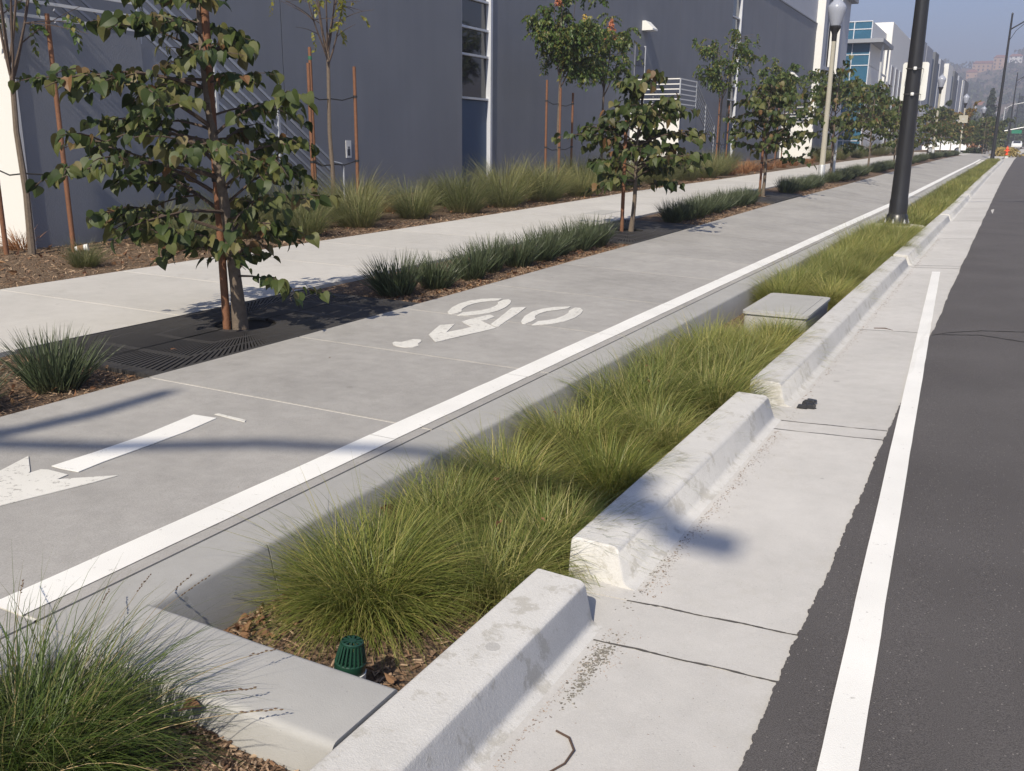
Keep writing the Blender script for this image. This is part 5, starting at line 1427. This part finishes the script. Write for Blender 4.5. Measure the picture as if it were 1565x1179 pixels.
# black plastic scrap, twig, litter, a few dry leaves lying apart
t = thing('plastic_scrap', 'crumpled black plastic scrap lying in the gutter past the second kerb gap', 'litter', (-1.03, 6.36, gz(-1.03)))
def scrap(mb):
    g = random.Random(3)
    for i in range(9):
        c = Vector((g.uniform(-.03, .03), -.06 + .018 * i, .012 + g.uniform(0, .02)))
        mb.hexa([tuple(c + Vector((dx * .035, dy * .018, -.012 + g.uniform(-.004, .004)))) for dx, dy in ((-1, -1), (1, -1), (1, 1), (-1, 1))],
                [tuple(c + Vector((dx * .028, dy * .016, .010 + g.uniform(-.008, .010)))) for dx, dy in ((-1, -1), (1, -1), (1, 1), (-1, 1))])
part('crumpled_sheet', M['wrapper'], t, scrap)
part('loose_tail', M['wrapper'], t, lambda mb: mb.bar((.0, -.05, .01), (.075, -.035, .012), .012, .006))
mb = MB(); mb.tube([(-1.005, 2.235, gz(-1.0) + .006), (-.955, 2.22, gz(-.95) + .006), (-.915, 2.165, gz(-.91) + .010), (-.915, 2.10, gz(-.91) + .008), (-.945, 2.035, gz(-.94) + .006), (-.965, 2.02, gz(-.96) + .005)], [.0035, .004, .0035, .003, .003, .002], 6)
tag(mb.build('twig', M['twig'], smooth=True), 'bent brown twig lying in the gutter beside the near kerb block', 'twig')
mb = MB(); mb.tube([(-.98, 9.6, gz(-.98) + .008), (-.88, 9.62, gz(-.88) + .010), (-.80, 9.55, gz(-.8) + .006)], [.006, .006, .003], 5)
tag(mb.build('twig', M['twig']), 'small dark twig lying farther along the gutter', 'twig')
t = thing('paper_cup', 'crushed white paper cup lying on the mulch at far left', 'litter', W(-11.15, 8.35, .03))
t.rotation_euler = (R_(82), .2, 2.3)
part('cup', M['white'], t, lambda mb: mb.lathe([(.035, 0), (.05, .16), (.052, .165)], 14), True)
part('sleeve', M['dryleaf'], t, lambda mb: mb.lathe([(.040, .03), (.049, .11)], 14, cap=False), True)
tag(part('cover_plate', M['boxcon'], None, lambda mb: mb.hexa([W(-7.7, 17.6, -.02), W(-7.25, 17.6, -.02), W(-7.25, 18.7, -.02), W(-7.7, 18.7, -.02)], [W(-7.7, 17.6, .006), W(-7.25, 17.6, .006), W(-7.25, 18.7, .006), W(-7.7, 18.7, .006)])), 'pale rectangular cover plate set in the pavement behind the second tree', 'cover plate')
for i, (x, y, z, sc, lab) in enumerate([(-5.55, 4.95, .012, .09, 'curled brown leaf lying on the near tree grate'), (-1.96, 1.66, -.03, .06, 'curled red-brown leaf standing against the cross kerb'), (-2.38, 3.35, -.13, .10, 'pale curled dry leaf caught between sedge tufts at the planter edge'), (-4.35, 5.35, .008, .03, 'tiny dark leaf scrap on the bike lane before the symbol')]):
    o = link('fallen_leaf', LEAFM[i % 3].copy()); o.data.materials.clear(); o.data.materials.append(M['dryleaf'])
    o.location = (x, y, z); o.scale = (sc, sc, sc); o.rotation_euler = (random.uniform(-.6, .6) + (.8 if i in (1, 2) else 0), random.uniform(-.4, .4), random.uniform(0, 6))
    tag(o, lab, 'leaf')

# ================================================================== FAR END OF THE STREET
def hydrant(loc, label):
    t = thing('fire_hydrant', label, 'fire hydrant', loc)
    part('barrel', M['orange'], t, lambda mb: mb.lathe([(.16, 0), (.16, .06), (.10, .08), (.10, .50), (.14, .52), (.14, .56), (.11, .58), (.10, .70), (.06, .76), (.03, .80)], 14), True)
    for (a, b, r) in (((-.22, 0, .42), (.22, 0, .42), .055), ((0, -.20, .36), (0, 0, .36), .07)):
        part('outlet', M['orange'], t, lambda mb: mb.tube([a, b], r, 10))
    part('cap_nut', M['orange'], t, lambda mb: mb.tube([(0, 0, .78), (0, 0, .86)], .03, 6))
hydrant((-.36, 104, 1.02), 'bright orange fire hydrant at the far end of the planter')
def bush(loc, label, seed, r, h, mat, n=700, name='bush', leaf=.10):
    g = np.random.default_rng(seed); t = thing(name, label, 'bush', loc)
    ms = []
    for i in range(n):
        a = g.uniform(0, 6.28); u = g.uniform(0, 1); rr = r * math.sqrt(g.uniform(.1, 1)) * (1 - .55 * u) * (1 + .2 * math.sin(a * 3 + seed))
        ms.append(leaf_frame(Vector((rr * math.cos(a), rr * math.sin(a), u * h)), (math.cos(a), math.sin(a)), leaf * g.uniform(.6, 1.3), g))
    merge_leaves('foliage', ms, g, mat, t, None, LT, LTt)
    part('stem', M['barkdark'], t, lambda mb: mb.tube([(0, 0, -.1), (0, 0, h * .5)], .03, 6))
bush((-.5, 106.5, 1.0), 'low yellow-green bush behind the orange hydrant', 1, 1.5, .8, M['sedge'], 900, leaf=.28)
bush((-4.0, 122, 1.05), 'dark low bush at the foot of the fourth globe lamp', 2, 1.2, .7, M['fartree'], 500, leaf=.25)
bush((-6.2, 148, 1.3), 'reddish brown hedge bush left of the far path', 3, 2.6, 2.2, M['deadgrass'], 900, leaf=.35)
bush((-7.4, 140, 1.2), 'green hedge bush beyond the driveway', 4, 2.4, 1.8, M['fartree'], 800, leaf=.35)
bush((-3.4, 160, 1.4), 'dark green bush beside the far path', 5, 2.0, 1.9, M['fartree'], 700, leaf=.35)
bush((-2.2, 175, 1.6), 'small far bush left of the third black street light', 6, 1.6, 1.6, M['raintree'], 500, leaf=.3)

def car(loc, rz, label, van=False):
    t = thing('parked_car' if van is False else 'oncoming_car', label, 'car', loc, rz)
    H = 1.45
    prof = [(-2.2, .35), (-2.25, .75), (-2.1, .95), (-1.35, 1.02), (-.75, 1.42), (.75, H), (1.65, 1.02), (2.1, .92), (2.2, .6), (2.15, .35)]
    def body(mb):
        secs = []
        for (y, k) in ((-.88, .93), (-.80, 1), (.80, 1), (.88, .93)):
            secs.append([(x * (1 if abs(y) < .85 else .985), y * (.86 if z > 1.05 else 1), z * (1 if abs(y) < .85 else .985) + (.005 if abs(y) > .85 else 0)) for (x, z) in prof])
        mb.sweep(secs)
    part('body', M['carwhite'], t, body, True)
    for s in (-1, 1):
        part('side_window', M['glassdark'], t, lambda mb: mb.poly([(-1.15, s * .795, 1.06), (1.35, s * .795, 1.06), (.72, s * .765, 1.38), (-.70, s * .765, 1.37)]))
        part('headlight', M['lamplens'], t, lambda mb: mb.box(2.10, 2.19, s * .72 - .14, s * .72 + .14, .68, .82))
        part('tail_light', M['redlens'], t, lambda mb: mb.box(-2.24, -2.16, s * .74 - .12, s * .74 + .12, .72, .86))
        for x in (-1.35, 1.35):
            w_ = part('wheel', M['tyre'], t, lambda mb: mb.tube([(x, s * .72, .33), (x, s * .92, .33)], .33, 18))
            part('rim', M['rim'], w_, lambda mb: mb.tube([(x, s * .915, .33), (x, s * .93, .33)], .21, 14))
    part('windscreen', M['glassdark'], t, lambda mb: mb.poly([(1.58, -.62, 1.06), (1.58, .62, 1.06), (.84, .60, 1.42), (.84, -.60, 1.42)]))
    part('rear_window', M['glassdark'], t, lambda mb: mb.poly([(-1.36, -.62, 1.06), (-1.36, .62, 1.06), (-.82, .60, 1.40), (-.82, -.60, 1.40)]))
    return t
car((-6.6, 114, 1.05), 0.1, 'white car crossing the driveway behind the last street trees')
car((.75, 204, 1.62), -PI / 2, 'white car facing the camera at the far end of the road, left of two', True)
car((3.2, 210, 1.66), -PI / 2, 'white car at the far right end of the road', True)
# traffic signal mast with a green street sign
t = thing('traffic_signal', 'galvanised traffic signal mast arm with green street sign over the far crossing', 'traffic signal', (-2.7, 190, 1.5))
part('mast', M['galv'], t, lambda mb: mb.lathe([(.16, 0), (.12, 6.2)], 12), True)
part('mast_arm', M['galv'], t, lambda mb: mb.tube([(0, 0, 2.9), (2, 0, 3.35), (5, 0, 4.0), (9, 0, 4.5)], [.12, .11, .09, .06], 8), True)
part('street_sign', M['signgreen'], t, lambda mb: mb.box(2.3, 3.9, -.06, -.02, 2.75, 3.35))
for x in (1.9, 6.4, 8.4):
    h = part('signal_head', M['blackpaint'], t, lambda mb: mb.box(x - .18, x + .18, -.28, -.05, 3.3 if x > 2 else 2.6, 4.5 if x > 2 else 3.7))
    part('backplate', M['iron'], h, lambda mb: mb.box(x - .28, x + .28, -.05, -.03, 3.2 if x > 2 else 2.5, 4.6 if x > 2 else 3.8))
t = thing('traffic_pole', 'pale luminaire pole with curved arm behind the far crossing', 'street light', (-2.2, 215, 1.7))
part('pole', M['galv'], t, lambda mb: mb.lathe([(.14, 0), (.09, 8.0)], 10), True)
part('arm', M['galv'], t, lambda mb: mb.tube([(0, 0, 7.6), (1.2, 0, 8.4), (3.2, 0, 8.8)], .06, 8), True)
# low white building far left of the road
t = thing('low_building', 'small low white building with flat roof left of the far globe lamps', 'building', (-9.4, 262, 2.0))
part('wall', M['white'], t, lambda mb: mb.box(-3.4, 3.0, 0, 8, -.5, 4.4)); part('roof', M['white'], t, lambda mb: mb.box(-3.7, 3.3, -.4, 8.4, 4.4, 5.1))
part('window', M['glassdark'], t, lambda mb: mb.box(-2.2, -.4, -.03, -.005, 1.4, 3.0))
part('door', M['navy'], t, lambda mb: mb.box(.6, 1.6, -.03, -.005, -.3, 2.4))
# conifers and other trees beyond
def conifer(loc, label, seed, H, r, n=1500):
    g = np.random.default_rng(seed); t = thing('conifer_tree', label, 'tree', loc)
    part('trunk', M['barkdark'], t, lambda mb: mb.tube([(0, 0, -1), (0, 0, H * .95)], [r * .09, .03], 7))
    ms = []
    for i in range(n):
        u = g.uniform(0, 1) ** 1.3; a = g.uniform(0, 6.28); rr = r * (1 - u) * math.sqrt(g.uniform(.1, 1)) * (1 + .3 * math.sin(u * 40 + a * 2))
        ms.append(leaf_frame(Vector((rr * math.cos(a), rr * math.sin(a), .06 * H + u * H * .94)), (math.cos(a), math.sin(a)), H * .055 * g.uniform(.6, 1.2), g))
    merge_leaves('crown', ms, g, M['conifer'], t, None, LT, LTt)
conifer((-5.6, 250, 1.8), 'tall dark conifer behind the far globe lamps', 1, 13.5, 2.8)
conifer((6.5, 330, 2), 'dark pointed conifer at the right edge beyond the crossing', 2, 13, 3.4)
conifer((-2.5, 420, 3), 'slim conifer far beyond the crossing', 3, 15, 3.0)
conifer((1.0, 470, 4), 'dark conifer on rising ground beyond the crossing', 4, 20, 4)
def roundtree(loc, label, seed, H, r, mat='fartree'):
    g = np.random.default_rng(seed); t = thing('broadleaf_tree', label, 'tree', loc)
    part('trunk', M['barkdark'], t, lambda mb: mb.tube([(0, 0, -1), (.1, 0, H * .6)], [r * .08, r * .03], 7))
    cl = [(g.uniform(-.6, .6) * r, g.uniform(-.6, .6) * r, H * g.uniform(.4, .88), r * g.uniform(.4, .65)) for _ in range(9)]
    ms = []
    for i in range(1300):
        c = cl[int(g.integers(0, 9))]; d = Vector(g.normal(0, 1, 3)).normalized() * c[3] * g.uniform(.5, 1) ** .5
        ms.append(leaf_frame(Vector(c[:3]) + d, (d.x, d.y), r * .17 * g.uniform(.6, 1.2), g))
    merge_leaves('crown', ms, g, M[mat], t, None, LT, LTt)
for i, (x, y, H, r) in enumerate([(-12, 285, 8, 4.5), (-9, 300, 7, 4), (2.0, 300, 6.5, 4), (5.5, 262, 6, 3.2), (9, 290, 9, 5), (-6, 350, 8, 5), (3.5, 380, 9, 5), (13, 420, 13, 7), (-16, 420, 12, 7), (-8, 520, 14, 8), (8, 560, 16, 9), (18, 640, 18, 10), (-20, 600, 15, 9), (-30, 480, 12, 8)]):
    roundtree((x, y, interp(ZR, y) - .5), 'hazy dark green tree beyond the far crossing', 60 + i, H, r)
    bpy.data.objects[-1] if False else None
for o in [o for o in COL.objects if o.name.startswith('broadleaf_tree')]: o['group'] = 'hazy trees beyond the crossing'

# hills
def hillz(x, y):
    t = min(1, max(0, (y - 520) / 680)); t = t * t * (3 - 2 * t)
    h = 78 + 8 * math.sin(x * .011 + 1.0) + 5 * math.sin(x * .037) + 3 * math.sin(x * .09 + 2) - 14 * min(1, max(0, (-x - 60) / 500))
    n = 3.5 * math.sin(x * .06 + y * .021) + 2.5 * math.sin(x * .13 - y * .047) + 4 * math.sin(y * .018 + x * .02)
    b = max(0, y - 1200) * .03
    return 3 + (h + b) * t + n * t
mb = MB(); hx = list(np.linspace(-700, 900, 90)); hy = list(np.linspace(500, 1800, 60))
for y in hy:
    for x in hx: mb.v.append((float(x), float(y), hillz(x, y) - (3 if y < 510 else 0)))
n = len(hx)
for i in range(len(hy) - 1):
    for j in range(n - 1):
        a = i * n + j; mb.f.append((a, a + 1, a + 1 + n, a + n))
o = mb.build('hills', M['hill'], smooth=True); o['kind'] = 'structure'
g = np.random.default_rng(5); ms = []
for i in range(520):
    y = g.uniform(540, 1230); x = g.uniform(-.11, .07) * y + 0; hh = g.uniform(5, 12); r = hh * g.uniform(.4, .8)
    if -48 < x * 1100 / y < -16 and 1010 < y < 1180: continue
    z = hillz(x, y)
    for k in range(26):
        d = Vector(g.normal(0, 1, 3)).normalized() * r * g.uniform(.4, 1)
        ms.append(leaf_frame(Vector((x + d.x, y + d.y, z + hh * .5 + d.z * .8)), (d.x, d.y), hh * .35 * g.uniform(.6, 1.2), g))
for i in range(60):                          # trees along the ridge
    x = g.uniform(-10, 120); y = 1195; hh = g.uniform(8, 20); z = hillz(x, y)
    for k in range(34):
        u = g.uniform(0, 1); a = g.uniform(0, 6.28); rr = hh * .28 * (1 - u * .7)
        ms.append(leaf_frame(Vector((x + rr * math.cos(a), y + rr * math.sin(a), z + u * hh)), (math.cos(a), math.sin(a)), hh * .25, g))
merge_leaves('hillside_trees', ms, g, M['fartree'], None, 'stuff', LT, LTt)
def house(x, y, w, d, h, label, wall='tan', storeys=2):
    z = hillz(x, y)
    t = thing('hillside_house', label, 'house', (x, y, z))
    part('wall', M[wall], t, lambda mb: mb.box(-w / 2, w / 2, 0, d, -4, h))
    part('roof', M['tile'], t, lambda mb: mb.hexa([(-w / 2 - .6, -.6, h), (w / 2 + .6, -.6, h), (w / 2 + .6, d + .6, h), (-w / 2 - .6, d + .6, h)], [(-w / 2 + 2, d * .4, h + 2.6), (w / 2 - 2, d * .4, h + 2.6), (w / 2 - 2, d * .6, h + 2.6), (-w / 2 + 2, d * .6, h + 2.6)]))
    for s in range(storeys):
        for k in range(max(2, int(w / 4))):
            xx = -w / 2 + 1.5 + k * (w - 3) / max(1, int(w / 4) - 1)
            part('window', M['glassdark'], t, lambda mb: mb.box(xx - .7, xx + .7, -.08, -.01, 1 + s * 3.2, 2.6 + s * 3.2))
house(-36, 1090, 20, 14, 8, 'large tan terraced house high on the hillside, left wing')
house(-21, 1075, 12, 12, 11, 'tan house wing with tower high on the hillside', storeys=3)
house(-44, 1050, 10, 9, 5, 'small tan house below the large hillside house', storeys=1)
house(-8, 1130, 12, 9, 6, 'white house near the ridge, right of the tan one', 'white')
house(30, 1150, 22, 10, 6, 'long pale house on the ridge at the right edge', 'white', 1)
house(8, 900, 9, 8, 5, 'white hillside house midway down the slope', 'white', 1)
house(28, 880, 10, 8, 5, 'pale hillside house midway down at the right edge', 'white', 1)
house(-24, 760, 9, 8, 5, 'pale house low on the slope behind the globe lamps', 'wallup', 1)
house(-14, 640, 9, 8, 5, 'beige house low on the slope near the conifer', 'tan', 1)
house(4, 620, 10, 8, 5.5, 'tan house at the foot of the hill behind the signal', 'tan', 1)

# ================================================================== HAZE
m, N, L, P = new_mat('haze_air')
N.remove(P)
pv = N.new('ShaderNodeVolumePrincipled')
pv.inputs['Color'].default_value = (.82, .84, 1.0, 1)
pv.inputs['Density'].default_value = .0013
pv.inputs['Anisotropy'].default_value = .2
L.new(pv.outputs[0], N['Material Output'].inputs['Volume'])
mb = MB(); mb.box(-760, 960, -410, 1860, -2.0, 165)
o = mb.build('haze', m); o['kind'] = 'stuff'
